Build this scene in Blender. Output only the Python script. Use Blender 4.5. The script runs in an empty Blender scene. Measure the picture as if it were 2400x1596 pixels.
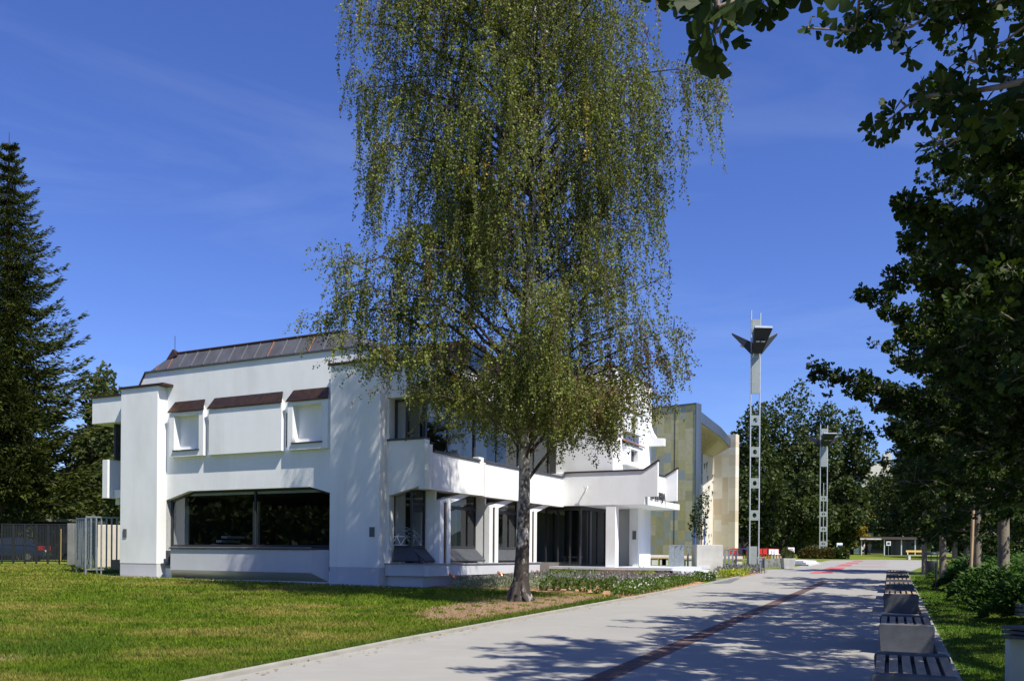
import bpy, math, random
import numpy as np
from mathutils import Vector, Matrix

rng = np.random.default_rng(11)
random.seed(11)
sc = bpy.context.scene
COL = sc.collection
R = math.radians

# ---------------------------------------------------------------- camera, sky, sun
F, PX, PY, H = 2051.0, 1200.0, 1296.0, 1.7
TILT = math.atan(.0079)
CT, ST = math.cos(TILT), math.sin(TILT)
cam = bpy.data.cameras.new('camera')
cam.sensor_width = 36.0
cam.lens = 36.0 * F / 2400.0
cam.shift_y = (PY - 798.0) / 2400.0
cam.clip_start, cam.clip_end = .1, 6000.0
camo = bpy.data.objects.new('camera', cam)
COL.objects.link(camo)
camo.matrix_world = Matrix(((CT, -ST, 0, 0), (0, 0, -1, 0), (ST, CT, 0, H), (0, 0, 0, 1)))
sc.camera = camo

SUN_DIR = Vector((.655, -.755, 0)).normalized()
SUN_EL = R(54)
sun = bpy.data.lights.new('sun', 'SUN')
sun.energy = 5.0
sun.angle = R(.53)
sun.color = (1.0, .95, .84)
suno = bpy.data.objects.new('sun', sun)
COL.objects.link(suno)
sv = Vector((SUN_DIR.x * math.cos(SUN_EL), SUN_DIR.y * math.cos(SUN_EL), math.sin(SUN_EL)))
suno.rotation_euler = sv.to_track_quat('Z', 'Y').to_euler()
suno.location = (20, -20, 40)

world = bpy.data.worlds.new('World')
sc.world = world
world.use_nodes = True
nt = world.node_tree
nt.nodes.clear()
wo = nt.nodes.new('ShaderNodeOutputWorld')
bg = nt.nodes.new('ShaderNodeBackground')
bg.inputs['Strength'].default_value = .084
sky = nt.nodes.new('ShaderNodeTexSky')
sky.sky_type = 'NISHITA'
sky.sun_disc = False
sky.sun_elevation = SUN_EL
sky.sun_rotation = math.atan2(SUN_DIR.x, SUN_DIR.y)
sky.air_density = 1.0
sky.dust_density = .3
sky.ozone_density = 3.2
hs = nt.nodes.new('ShaderNodeHueSaturation')
hs.inputs['Saturation'].default_value = 1.12
hs.inputs['Value'].default_value = 1.0
hs.inputs['Hue'].default_value = .512
nt.links.new(sky.outputs[0], hs.inputs['Color'])
# thin cirrus
tc = nt.nodes.new('ShaderNodeTexCoord')
mp = nt.nodes.new('ShaderNodeMapping')
mp.inputs['Scale'].default_value = (1.1, 1.1, 5.5)
mp.inputs['Rotation'].default_value = (R(16), R(-14), R(20))
no = nt.nodes.new('ShaderNodeTexNoise')
no.inputs['Scale'].default_value = 1.9
no.inputs['Detail'].default_value = 7
no.inputs['Roughness'].default_value = .58
no.inputs['Distortion'].default_value = .9
rp = nt.nodes.new('ShaderNodeMapRange')
rp.inputs['From Min'].default_value = .5
rp.inputs['From Max'].default_value = .82
rp.inputs['To Min'].default_value = 0
rp.inputs['To Max'].default_value = .10
mx = nt.nodes.new('ShaderNodeMix')
mx.data_type = 'RGBA'
mx.inputs[7].default_value = (7.5, 8.6, 10.5, 1)
nt.links.new(tc.outputs['Generated'], mp.inputs[0])
nt.links.new(mp.outputs[0], no.inputs['Vector'])
nt.links.new(no.outputs['Fac'], rp.inputs['Value'])
nt.links.new(rp.outputs[0], mx.inputs[0])
tint = nt.nodes.new('ShaderNodeMix')
tint.data_type = 'RGBA'
tint.blend_type = 'MULTIPLY'
tint.inputs[0].default_value = 1.0
tint.inputs[7].default_value = (.9, 1.02, 1.42, 1)
nt.links.new(hs.outputs[0], tint.inputs[6])
nt.links.new(tint.outputs[2], mx.inputs[6])
nt.links.new(mx.outputs[2], bg.inputs['Color'])
nt.links.new(bg.outputs[0], wo.inputs[0])

sc.view_settings.view_transform = 'Standard'
sc.view_settings.look = 'None'
sc.view_settings.gamma = 1.0
sc.view_settings.use_curve_mapping = False
sc.view_settings.exposure = .47
try:
    sc.cycles.max_bounces = 8
    sc.cycles.transparent_max_bounces = 12
    sc.cycles.use_denoising = True
    sc.cycles.caustics_reflective = False
    sc.cycles.caustics_refractive = False
except Exception:
    pass

# ---------------------------------------------------------------- measuring helpers
def gz(Y):
    return .018 * Y if Y < 60 else 1.08 + .013 * (min(Y, 150) - 60)

def gzn(Y):
    return np.where(Y < 60, .018 * Y, 1.08 + .013 * (np.minimum(Y, 150) - 60))

def ray(u, v):
    a = (u - PX) / F
    b = (PY - v) / F
    return a * CT - b * ST, a * ST + b * CT

def at(u, v, Y):
    x, z = ray(u, v)
    return Vector((x * Y, Y, H + z * Y))

def ground(u, v):
    x, z = ray(u, v)
    Y = H / (.018 - z)
    if Y > 60 or Y < 0:
        Y = (H - 1.08 + .78) / (.013 - z)
    return Vector((x * Y, Y, gz(Y)))

# ---------------------------------------------------------------- materials
def new_mat(name):
    m = bpy.data.materials.new(name)
    m.use_nodes = True
    n = m.node_tree
    n.nodes.clear()
    out = n.nodes.new('ShaderNodeOutputMaterial')
    return m, n, out

def noise(n, scale, detail=5, vec=None, rough=.55, stretch=None):
    t = n.nodes.new('ShaderNodeTexNoise')
    t.inputs['Scale'].default_value = scale
    t.inputs['Detail'].default_value = detail
    t.inputs['Roughness'].default_value = rough
    c = n.nodes.new('ShaderNodeTexCoord')
    src = c.outputs['Object']
    if stretch:
        mp = n.nodes.new('ShaderNodeMapping')
        mp.inputs['Scale'].default_value = stretch
        n.links.new(src, mp.inputs[0])
        src = mp.outputs[0]
    n.links.new(src, t.inputs['Vector'])
    return t

def mixc(n, fac, a, b):
    m = n.nodes.new('ShaderNodeMix')
    m.data_type = 'RGBA'
    if isinstance(fac, (int, float)):
        m.inputs[0].default_value = fac
    else:
        n.links.new(fac, m.inputs[0])
    for i, c in ((6, a), (7, b)):
        if isinstance(c, tuple):
            m.inputs[i].default_value = (*c[:3], 1)
        else:
            n.links.new(c, m.inputs[i])
    return m.outputs[2]

def maprange(n, val, a, b, c=0., d=1.):
    m = n.nodes.new('ShaderNodeMapRange')
    n.links.new(val, m.inputs['Value'])
    for k, x in (('From Min', a), ('From Max', b), ('To Min', c), ('To Max', d)):
        m.inputs[k].default_value = x
    return m.outputs[0]

def bump(n, h, strength, dist):
    b = n.nodes.new('ShaderNodeBump')
    b.inputs['Strength'].default_value = strength
    b.inputs['Distance'].default_value = dist
    n.links.new(h, b.inputs['Height'])
    return b.outputs[0]

def simple(name, c1, c2=None, rough=.7, scale=3., metal=0., bscale=0., bstr=.3, bdist=.01, lo=.35, hi=.65, stretch=None, spec=.4):
    m, n, out = new_mat(name)
    p = n.nodes.new('ShaderNodeBsdfPrincipled')
    p.inputs['Roughness'].default_value = rough
    p.inputs['Metallic'].default_value = metal
    p.inputs['Specular IOR Level'].default_value = spec
    if c2 is None:
        p.inputs['Base Color'].default_value = (*c1, 1)
    else:
        t = noise(n, scale, 6, stretch=stretch)
        n.links.new(mixc(n, maprange(n, t.outputs['Fac'], lo, hi), c1, c2), p.inputs['Base Color'])
    if bscale:
        t2 = noise(n, bscale, 4)
        n.links.new(bump(n, t2.outputs['Fac'], bstr, bdist), p.inputs['Normal'])
    n.links.new(p.outputs[0], out.inputs[0])
    return m

def leaf_mat(name, c1, c2, c3=None, trans=.35, rough=.45, spec=.35):
    m, n, out = new_mat(name)
    at_ = n.nodes.new('ShaderNodeAttribute')
    at_.attribute_name = 'tone'
    cr = n.nodes.new('ShaderNodeValToRGB')
    e = cr.color_ramp.elements
    e[0].position = 0.
    e[0].color = (*c1, 1)
    e[1].position = .93 if c3 else 1.
    e[1].color = (*c2, 1)
    if c3:
        k = e.new(1.)
        k.color = (*c3, 1)
    n.links.new(at_.outputs['Fac'], cr.inputs[0])
    p = n.nodes.new('ShaderNodeBsdfPrincipled')
    p.inputs['Roughness'].default_value = rough
    p.inputs['Specular IOR Level'].default_value = spec
    n.links.new(cr.outputs[0], p.inputs['Base Color'])
    if trans > 0:
        tr = n.nodes.new('ShaderNodeBsdfTranslucent')
        hs_ = n.nodes.new('ShaderNodeHueSaturation')
        hs_.inputs['Saturation'].default_value = 1.15
        hs_.inputs['Value'].default_value = 1.3
        n.links.new(cr.outputs[0], hs_.inputs['Color'])
        n.links.new(hs_.outputs[0], tr.inputs[0])
        mxs = n.nodes.new('ShaderNodeMixShader')
        mxs.inputs[0].default_value = trans
        n.links.new(p.outputs[0], mxs.inputs[1])
        n.links.new(tr.outputs[0], mxs.inputs[2])
        n.links.new(mxs.outputs[0], out.inputs[0])
    else:
        n.links.new(p.outputs[0], out.inputs[0])
    return m

def glass_mat(name, tint, ior=1.55, boost=.06):
    m, n, out = new_mat(name)
    tr = n.nodes.new('ShaderNodeBsdfTransparent')
    tr.inputs[0].default_value = (*tint, 1)
    gl = n.nodes.new('ShaderNodeBsdfGlossy')
    gl.inputs['Roughness'].default_value = .01
    gl.inputs[0].default_value = (.92, .96, 1, 1)
    fr = n.nodes.new('ShaderNodeLayerWeight')
    fr.inputs[0].default_value = .5
    pw = n.nodes.new('ShaderNodeMath')
    pw.operation = 'POWER'
    pw.inputs[1].default_value = 4.0
    n.links.new(fr.outputs['Facing'], pw.inputs[0])
    ad = n.nodes.new('ShaderNodeMath')
    ad.operation = 'MULTIPLY_ADD'
    ad.inputs[1].default_value = .85
    ad.inputs[2].default_value = .06 + boost
    ad.use_clamp = True
    n.links.new(pw.outputs[0], ad.inputs[0])
    t = noise(n, .6, 2)
    n.links.new(bump(n, t.outputs['Fac'], .12, .02), gl.inputs['Normal'])
    mxs = n.nodes.new('ShaderNodeMixShader')
    n.links.new(ad.outputs[0], mxs.inputs[0])
    n.links.new(tr.outputs[0], mxs.inputs[1])
    n.links.new(gl.outputs[0], mxs.inputs[2])
    n.links.new(mxs.outputs[0], out.inputs[0])
    return m

def plaster(name, c, dirty):
    m, n, out = new_mat(name)
    p = n.nodes.new('ShaderNodeBsdfPrincipled')
    p.inputs['Roughness'].default_value = .85
    p.inputs['Specular IOR Level'].default_value = .2
    t = noise(n, .9, 6, stretch=(1, 1, .35))
    t2 = noise(n, 55, 3)
    t3 = noise(n, 1.6, 3)
    t4 = noise(n, 1.0, 6, stretch=(5, 5, .16), rough=.7)
    k = mixc(n, maprange(n, t.outputs['Fac'], .42, .8), c, dirty)
    k = mixc(n, maprange(n, t4.outputs['Fac'],   .54, .78, 0, .22), k, tuple(x * .82 for x in dirty))
    n.links.new(k, p.inputs['Base Color'])
    b = n.nodes.new('ShaderNodeMath')
    b.operation = 'MULTIPLY_ADD'
    b.inputs[1].default_value = .35
    n.links.new(t2.outputs['Fac'], b.inputs[0])
    n.links.new(t3.outputs['Fac'], b.inputs[2])
    n.links.new(bump(n, b.outputs[0], .35, .02), p.inputs['Normal'])
    n.links.new(p.outputs[0], out.inputs[0])
    return m

M = {}
M['white'] = plaster('white_plaster', (.84, .845, .84), (.71, .715, .70))
M['grey_plaster'] = plaster('grey_plaster', (.56, .56, .585), (.5, .5, .52))
M['copper'] = simple('copper_dark', (.15, .078, .045), (.07, .05, .042), .42, 5., .75, lo=.3, hi=.7)
M['copper_roof'] = simple('copper_roof', (.135, .135, .145), (.095, .093, .10), .5, 2.5, .3, stretch=(1, 1, .5))
M['copper_bright'] = simple('copper_bright', (.62, .26, .14), None, .3, 1, .9)
M['seam'] = simple('seam_grey', (.26, .26, .27), None, .4, 1, .7)
M['dark_frame'] = simple('dark_frame', (.035, .037, .042), None, .45)
M['slate_sill'] = simple('slate_sill', (.05, .055, .065), (.07, .075, .085), .5, 4)
M['ledge'] = simple('stone_ledge', (.3, .3, .31), (.24, .24, .25), .6, 8)
M['glass'] = glass_mat('window_glass', (.62, .66, .66), 1.5, .02)
M['glass_door'] = glass_mat('door_glass', (.6, .63, .64), 1.5, .03)
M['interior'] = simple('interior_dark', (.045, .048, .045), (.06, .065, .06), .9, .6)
M['interior_floor'] = simple('interior_floor', (.14, .13, .12), None, .5)
M['partition'] = simple('interior_partition', (.5, .5, .47), None, .8)
M['plate'] = simple('meter_plate', (.12, .12, .13), None, .5)
M['letter'] = simple('letter_dark', (.045, .045, .05), None, .5)
M['steel'] = simple('galvanised_steel', (.36, .4, .43), (.26, .29, .32), .45, 9., .65)
M['grey_paint'] = simple('grey_paint', (.27, .31, .30), (.24, .275, .27), .5, 4)
M['tower_steel'] = simple('tower_steel', (.62, .65, .66), (.5, .53, .54), .4, 6, .4)
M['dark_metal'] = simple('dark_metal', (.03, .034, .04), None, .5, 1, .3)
M['concrete'] = simple('pale_concrete', (.56, .55, .51), (.46, .45, .42), .8, 2.2, bscale=40, bstr=.25)
M['concrete_dark'] = simple('bench_concrete', (.1, .106, .115), (.07, .075, .082), .8, 5, bscale=50, bstr=.35)
M['wood'] = simple('bench_wood', (.5, .35, .2), (.28, .22, .15), .65, 2.2, stretch=(7, 1.2, 7), lo=.3, hi=.7)
M['stake'] = simple('stake_wood', (.5, .34, .2), (.36, .25, .16), .75, 5, stretch=(4, 4, .6))
M['red_paint'] = simple('red_paint', (.48, .10, .10), (.42, .12, .115), .7, 4)
M['pink_paint'] = simple('pale_red_paint', (.36, .19, .185), (.34, .24, .22), .7, 4)
M['yellow'] = simple('yellow_paint', (.62, .45, .12), None, .5)
M['white_paint'] = simple('white_paint', (.78, .78, .78), None, .5)
M['red_sign'] = simple('red_sign', (.55, .04, .04), None, .5)
M['red_cloth'] = simple('red_cloth', (.5, .03, .03), None, .8)
M['blue_cloth'] = simple('blue_cloth', (.05, .11, .42), None, .8)
M['light_stone'] = simple('light_stone', (.6, .59, .56), (.5, .49, .46), .7, 2)
M['step_stone'] = simple('step_stone', (.58, .6, .63), (.5, .52, .55), .55, 5)
M['rough_stone'] = simple('rough_stone', (.25, .25, .235), (.1, .1, .095), .9, 4, bscale=9, bstr=.7, bdist=.06)
M['car_paint'] = simple('car_paint', (.012, .03, .085), None, .18, 1, .3)
M['car_glass'] = simple('car_glass', (.02, .025, .03), None, .05, spec=.8)
M['tyre'] = simple('tyre_rubber', (.015, .015, .015), None, .8)
M['rim'] = simple('wheel_rim', (.4, .41, .42), None, .35, 1, .8)
M['tail'] = simple('tail_lamp', (.55, .01, .012), None, .15)
M['mesh_dark'] = glass_mat('fence_mesh', (.42, .43, .43), 1.2, .0)
M['beige_wall'] = simple('beige_wall', (.55, .5, .42), (.48, .44, .37), .85, 1.5)
M['grey_wall'] = simple('grey_wall', (.2, .2, .19), (.15, .15, .145), .85, 1.5)
M['skin'] = simple('skin', (.5, .32, .24), None, .6)
M['cloth_white'] = simple('cloth_white', (.75, .75, .75), None, .8)
M['cloth_dark'] = simple('cloth_dark', (.06, .07, .12), None, .8)
M['cloth_blue'] = simple('cloth_blue', (.06, .12, .35), None, .8)
M['ginkgo_bark'] = simple('ginkgo_bark', (.25, .2, .15), (.14, .115, .09), .85, 9, stretch=(1, 1, .25), bscale=25, bstr=.6, bdist=.02)
M['dark_bark'] = simple('dark_bark', (.055, .04, .03), (.09, .065, .05), .9, 6)
M['twig'] = simple('birch_twig', (.08, .05, .032), (.12, .085, .06), .8, 6)
M['tan_soffit'] = simple('soffit_boards', (.72, .62, .5), (.6, .52, .42), .6, 3)
M['zinc'] = simple('zinc_fascia', (.16, .19, .23), (.10, .12, .15), .4, .5, .6, stretch=(6, 6, .3))
M['cream_panel'] = simple('cream_panel', (.68, .64, .57), (.62, .58, .52), .7, 1)
M['dark_panel'] = simple('dark_panel', (.03, .03, .035), None, .3)
M['roof_dark'] = simple('pavilion_roof', (.06, .045, .05), None, .6)

M['birch_leaf'] = leaf_mat('birch_leaf', (.04, .06, .010), (.29, .32, .066), (.5, .32, .02), .28, .55, .22)
M['birch_leaf_dry'] = leaf_mat('birch_leaf_dry', (.09, .062, .02), (.2, .125, .045), None, .3)
M['ginkgo_leaf'] = leaf_mat('ginkgo_leaf', (.012, .027, .008), (.06, .088, .016), None, .28, .55, .15)
M['spruce_needle'] = leaf_mat('spruce_needle', (.015, .027, .007), (.085, .10, .02), None, .1, .7, .1)
M['far_leaf'] = leaf_mat('far_leaf', (.02, .036, .008), (.085, .11, .026), None, .22, .55, .25)
M['far_leaf_light'] = leaf_mat('far_leaf_light', (.045, .065, .018), (.12, .14, .045), None, .25, .55, .25)
M['far_leaf_gold'] = leaf_mat('far_leaf_gold', (.15, .12, .015), (.34, .24, .03), None, .25, .55, .25)
M['box_leaf'] = leaf_mat('box_leaf', (.04, .085, .012), (.14, .21, .03), None, .2)
M['juniper_needle'] = leaf_mat('juniper_needle', (.02, .062, .016), (.085, .16, .03), None, .15, .6, .2)
M['lavender'] = leaf_mat('lavender', (.09, .105, .075), (.26, .25, .24), (.16, .13, .2), .2)
M['silver_leaf'] = leaf_mat('silver_leaf', (.13, .16, .07), (.36, .38, .24), None, .2)
M['lime_leaf'] = leaf_mat('lime_leaf', (.22, .28, .02), (.42, .45, .05), None, .25)
M['petal'] = leaf_mat('petal', (.7, .7, .68), (.82, .82, .8), None, .3)
M['rust_shrub'] = leaf_mat('rust_shrub', (.05, .05, .012), (.12, .085, .02), None, .2)

# grass : shared colour field for the lawn sheet and the blades
def grass_colour(n, use_tone, dry=1.0):
    t = noise(n, .62, 7, stretch=(.5, 1.05, 1), rough=.68)
    t2 = noise(n, 3.2, 5, stretch=(.7, 1.3, 1))
    g = mixc(n, maprange(n, t2.outputs['Fac'], .3, .7), (.054, .112, .006), (.165, .23, .017))
    if dry < .5:
        g = mixc(n, .75, g, (.06, .125, .012))
    d = mixc(n, maprange(n, t.outputs['Fac'],  .465, .65, 0, .82 * dry), g, (.33, .265, .075))
    if use_tone:
        a = n.nodes.new('ShaderNodeAttribute')
        a.attribute_name = 'tone'
        h = n.nodes.new('ShaderNodeHueSaturation')
        n.links.new(maprange(n, a.outputs['Fac'], 0, 1, .6, 1.45), h.inputs['Value'])
        n.links.new(maprange(n, a.outputs['Fac'], 0, 1, .485, .505), h.inputs['Hue'])
        n.links.new(d, h.inputs['Color'])
        return h.outputs[0]
    return d

def make_grass(name, tone, dry=1.0):
    m, n, out = new_mat(name)
    p = n.nodes.new('ShaderNodeBsdfPrincipled')
    p.inputs['Roughness'].default_value = .75
    p.inputs['Specular IOR Level'].default_value = .15
    c = grass_colour(n, tone, dry)
    n.links.new(c, p.inputs['Base Color'])
    if tone:
        tr = n.nodes.new('ShaderNodeBsdfTranslucent')
        n.links.new(c, tr.inputs[0])
        mxs = n.nodes.new('ShaderNodeMixShader')
        mxs.inputs[0].default_value = .3
        n.links.new(p.outputs[0], mxs.inputs[1])
        n.links.new(tr.outputs[0], mxs.inputs[2])
        n.links.new(mxs.outputs[0], out.inputs[0])
    else:
        t = noise(n, 30, 4)
        n.links.new(bump(n, t.outputs['Fac'], .8, .04), p.inputs['Normal'])
        n.links.new(p.outputs[0], out.inputs[0])
    return m

M['lawn'] = make_grass('lawn', False)
M['lawn_fresh'] = make_grass('lawn_fresh', False, .2)
M['blade'] = make_grass('grass_blade', True)
M['blade_fresh'] = make_grass('grass_blade_fresh', True, .25)

def paving():
    m, n, out = new_mat('path_paving')
    p = n.nodes.new('ShaderNodeBsdfPrincipled')
    p.inputs['Roughness'].default_value = .85
    p.inputs['Specular IOR Level'].default_value = .25
    a = noise(n, .35, 6)
    b = noise(n, 70, 3)
    c = noise(n, 2.2, 6, stretch=(.6, 1.4, 1))
    base = mixc(n, maprange(n, a.outputs['Fac'], .35, .7), (.318, .308, .276), (.28, .27, .248))
    base = mixc(n, maprange(n, c.outputs['Fac'], .5, .75, 0, .35), base, (.41, .385, .345))
    base = mixc(n, maprange(n, b.outputs['Fac'], .35, .7, 0, .38), base, (.3, .29, .27))
    sp = noise(n, 5.5, 2)
    base = mixc(n, maprange(n, sp.outputs['Fac'], .74, .78, 0, .6), base, (.22, .21, .2))
    n.links.new(base, p.inputs['Base Color'])
    n.links.new(bump(n, b.outputs['Fac'], .35, .006), p.inputs['Normal'])
    n.links.new(p.outputs[0], out.inputs[0])
    return m
M['paving'] = paving()

def chips(name, c1, c2, c3, scale):
    m, n, out = new_mat(name)
    p = n.nodes.new('ShaderNodeBsdfPrincipled')
    p.inputs['Roughness'].default_value = .9
    v = n.nodes.new('ShaderNodeTexVoronoi')
    v.inputs['Scale'].default_value = scale
    c = n.nodes.new('ShaderNodeTexCoord')
    n.links.new(c.outputs['Object'], v.inputs['Vector'])
    sx = n.nodes.new('ShaderNodeSeparateXYZ')
    n.links.new(v.outputs['Color'], sx.inputs[0])
    k = mixc(n, sx.outputs[0], c1, c2)
    k = mixc(n, maprange(n, sx.outputs[1], .7, .95), k, c3)
    n.links.new(k, p.inputs['Base Color'])
    n.links.new(bump(n, v.outputs['Distance'], .9, .03), p.inputs['Normal'])
    n.links.new(p.outputs[0], out.inputs[0])
    return m
M['soil'] = chips('bare_soil', (.15, .085, .042), (.25, .15, .082), (.36, .25, .13), 16)
M['bark'] = chips('bark_mulch', (.26, .12, .055), (.46, .25, .12), (.6, .42, .24), 14)
M['drain'] = chips('brick_strip', (.085, .05, .045), (.14, .085, .075), (.11, .06, .05), 9)
M['gravel'] = chips('gravel', (.5, .49, .47), (.65, .64, .62), (.35, .34, .33), 22)

def slab_mat(name, cols, sx, sz, axis, mortar=.012, mc=(.25, .22, .14)):
    """stone cladding: random slabs of several tones, in the object's own coordinates"""
    m, n, out = new_mat(name)
    p = n.nodes.new('ShaderNodeBsdfPrincipled')
    p.inputs['Roughness'].default_value = .7
    c = n.nodes.new('ShaderNodeTexCoord')
    sep = n.nodes.new('ShaderNodeSeparateXYZ')
    n.links.new(c.outputs['Object'], sep.inputs[0])
    def cell(fx, fz, off):
        def fl(o, k, add):
            a = n.nodes.new('ShaderNodeMath'); a.operation = 'MULTIPLY_ADD'
            a.inputs[1].default_value = k; a.inputs[2].default_value = add
            n.links.new(o, a.inputs[0])
            return a.outputs[0]
        def floor(o):
            b = n.nodes.new('ShaderNodeMath'); b.operation = 'FLOOR'
            n.links.new(o, b.inputs[0]); return b.outputs[0]
        col = floor(fl(sep.outputs[axis], fx, off))
        wn = n.nodes.new('ShaderNodeTexWhiteNoise'); wn.noise_dimensions = '1D'
        n.links.new(col, wn.inputs['W'])
        zz = n.nodes.new('ShaderNodeMath'); zz.operation = 'MULTIPLY_ADD'
        zz.inputs[1].default_value = 1.0
        n.links.new(fl(sep.outputs[2], fz, 0), zz.inputs[0])
        n.links.new(wn.outputs['Value'], zz.inputs[2])
        row = floor(zz.outputs[0])
        cb = n.nodes.new('ShaderNodeCombineXYZ')
        n.links.new(col, cb.inputs[0]); n.links.new(row, cb.inputs[1])
        w2 = n.nodes.new('ShaderNodeTexWhiteNoise'); w2.noise_dimensions = '3D'
        n.links.new(cb.outputs[0], w2.inputs['Vector'])
        return w2.outputs['Value']
    def ramp(v):
        cr = n.nodes.new('ShaderNodeValToRGB')
        cr.color_ramp.interpolation = 'CONSTANT'
        e = cr.color_ramp.elements
        e[0].color = (*cols[0], 1)
        e[1].position = 1. / len(cols); e[1].color = (*cols[1], 1)
        for i in range(2, len(cols)):
            k = e.new(i / len(cols)); k.color = (*cols[i], 1)
        n.links.new(v, cr.inputs[0])
        return cr.outputs[0]
    a = ramp(cell(sx, sz, .3))
    b = ramp(cell(sx * .5, sz * .45, .1))
    w3 = cell(sx * .5, sz * .3, 7.7)
    k = mixc(n, maprange(n, w3, .7, .71), a, b)
    w4 = cell(sx, sz, 3.1)
    k = mixc(n, maprange(n, w4, 0, 1, 0, .16), k, (.6, .54, .4))
    t = noise(n, 2.5, 7, rough=.7)
    k = mixc(n, maprange(n, t.outputs['Fac'], .45, .75, 0, .4), k, mc)
    n.links.new(k, p.inputs['Base Color'])
    n.links.new(bump(n, t.outputs['Fac'], .3, .03), p.inputs['Normal'])
    n.links.new(p.outputs[0], out.inputs[0])
    return m
M['slate_wall'] = slab_mat('green_slate_cladding', [(.5, .42, .2), (.56, .49, .27), (.40, .36, .19), (.52, .43, .19), (.36, .37, .31), (.58, .5, .31), (.34, .37, .37)], 1.35, 1.1, 0, mc=(.24, .22, .12))
M['tan_wall'] = slab_mat('tan_stone_cladding', [(.68, .6, .48), (.74, .68, .57), (.58, .48, .34), (.7, .63, .51), (.76, .71, .62), (.63, .54, .41)], 1.15, .8, 0, mc=(.62, .55, .44))

def birch_bark():
    m, n, out = new_mat('birch_bark')
    p = n.nodes.new('ShaderNodeBsdfPrincipled')
    p.inputs['Roughness'].default_value = .75
    t = noise(n, 3.2, 7, stretch=(1.6, 1.6, 1.0), rough=.62)
    t2 = noise(n, 8, 5, stretch=(.5, .5, 3.5))
    c = n.nodes.new('ShaderNodeTexCoord')
    s = n.nodes.new('ShaderNodeSeparateXYZ')
    n.links.new(c.outputs['Object'], s.inputs[0])
    hgt = maprange(n, s.outputs[2], .9, 3.0, -.17, .03)  # low trunk darker: dark bark with some shade put into the colour
    sm = n.nodes.new('ShaderNodeMath'); sm.operation = 'ADD'
    n.links.new(t.outputs['Fac'], sm.inputs[0]); n.links.new(hgt, sm.inputs[1])
    k = mixc(n, maprange(n, sm.outputs[0], .40, .53), (.04, .03, .023), (.46, .42, .37))
    k = mixc(n, maprange(n, t2.outputs['Fac'], .6, .68, 0, .75), k, (.06, .05, .042))
    n.links.new(k, p.inputs['Base Color'])
    n.links.new(bump(n, t.outputs['Fac'], .8, .05), p.inputs['Normal'])
    n.links.new(p.outputs[0], out.inputs[0])
    return m
M['birch_bark'] = birch_bark()
M['birch_limb'] = simple('birch_limb', (.05, .038, .028), (.3, .27, .23), .8, 1.3, lo=.55, hi=.7)

# ---------------------------------------------------------------- mesh helpers
def link(o, parent=None):
    COL.objects.link(o)
    if parent is not None:
        o.parent = parent
    return o

def tag(o, label=None, cat=None, group=None, kind=None):
    if label: o['label'] = label
    if cat: o['category'] = cat
    if group: o['group'] = group
    if kind: o['kind'] = kind
    return o

def empty(name, loc, rz=0, label=None, cat=None, group=None):
    o = bpy.data.objects.new(name, None)
    o.empty_display_size = .3
    link(o)
    o.location = loc
    o.rotation_euler = (0, 0, rz)
    return tag(o, label, cat, group)

def np_mesh(name, V, Fc, mat=None, parent=None, tone=None, smooth=False):
    V = np.asarray(V, dtype=np.float32)
    Fc = np.asarray(Fc, dtype=np.int32)
    nf, k = Fc.shape
    me = bpy.data.meshes.new(name)
    me.vertices.add(len(V))
    me.vertices.foreach_set('co', V.ravel())
    me.loops.add(nf * k)
    me.loops.foreach_set('vertex_index', Fc.ravel())
    me.polygons.add(nf)
    me.polygons.foreach_set('loop_start', np.arange(0, nf * k, k, dtype=np.int32))
    me.polygons.foreach_set('loop_total', np.full(nf, k, dtype=np.int32))
    if smooth:
        me.polygons.foreach_set('use_smooth', np.ones(nf, dtype=bool))
    me.update(calc_edges=True)
    if tone is not None:
        a = me.attributes.new('tone', 'FLOAT', 'FACE')
        a.data.foreach_set('value', np.asarray(tone, dtype=np.float32))
    if mat is not None:
        me.materials.append(mat)
    o = bpy.data.objects.new(name, me)
    return link(o, parent)

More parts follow.
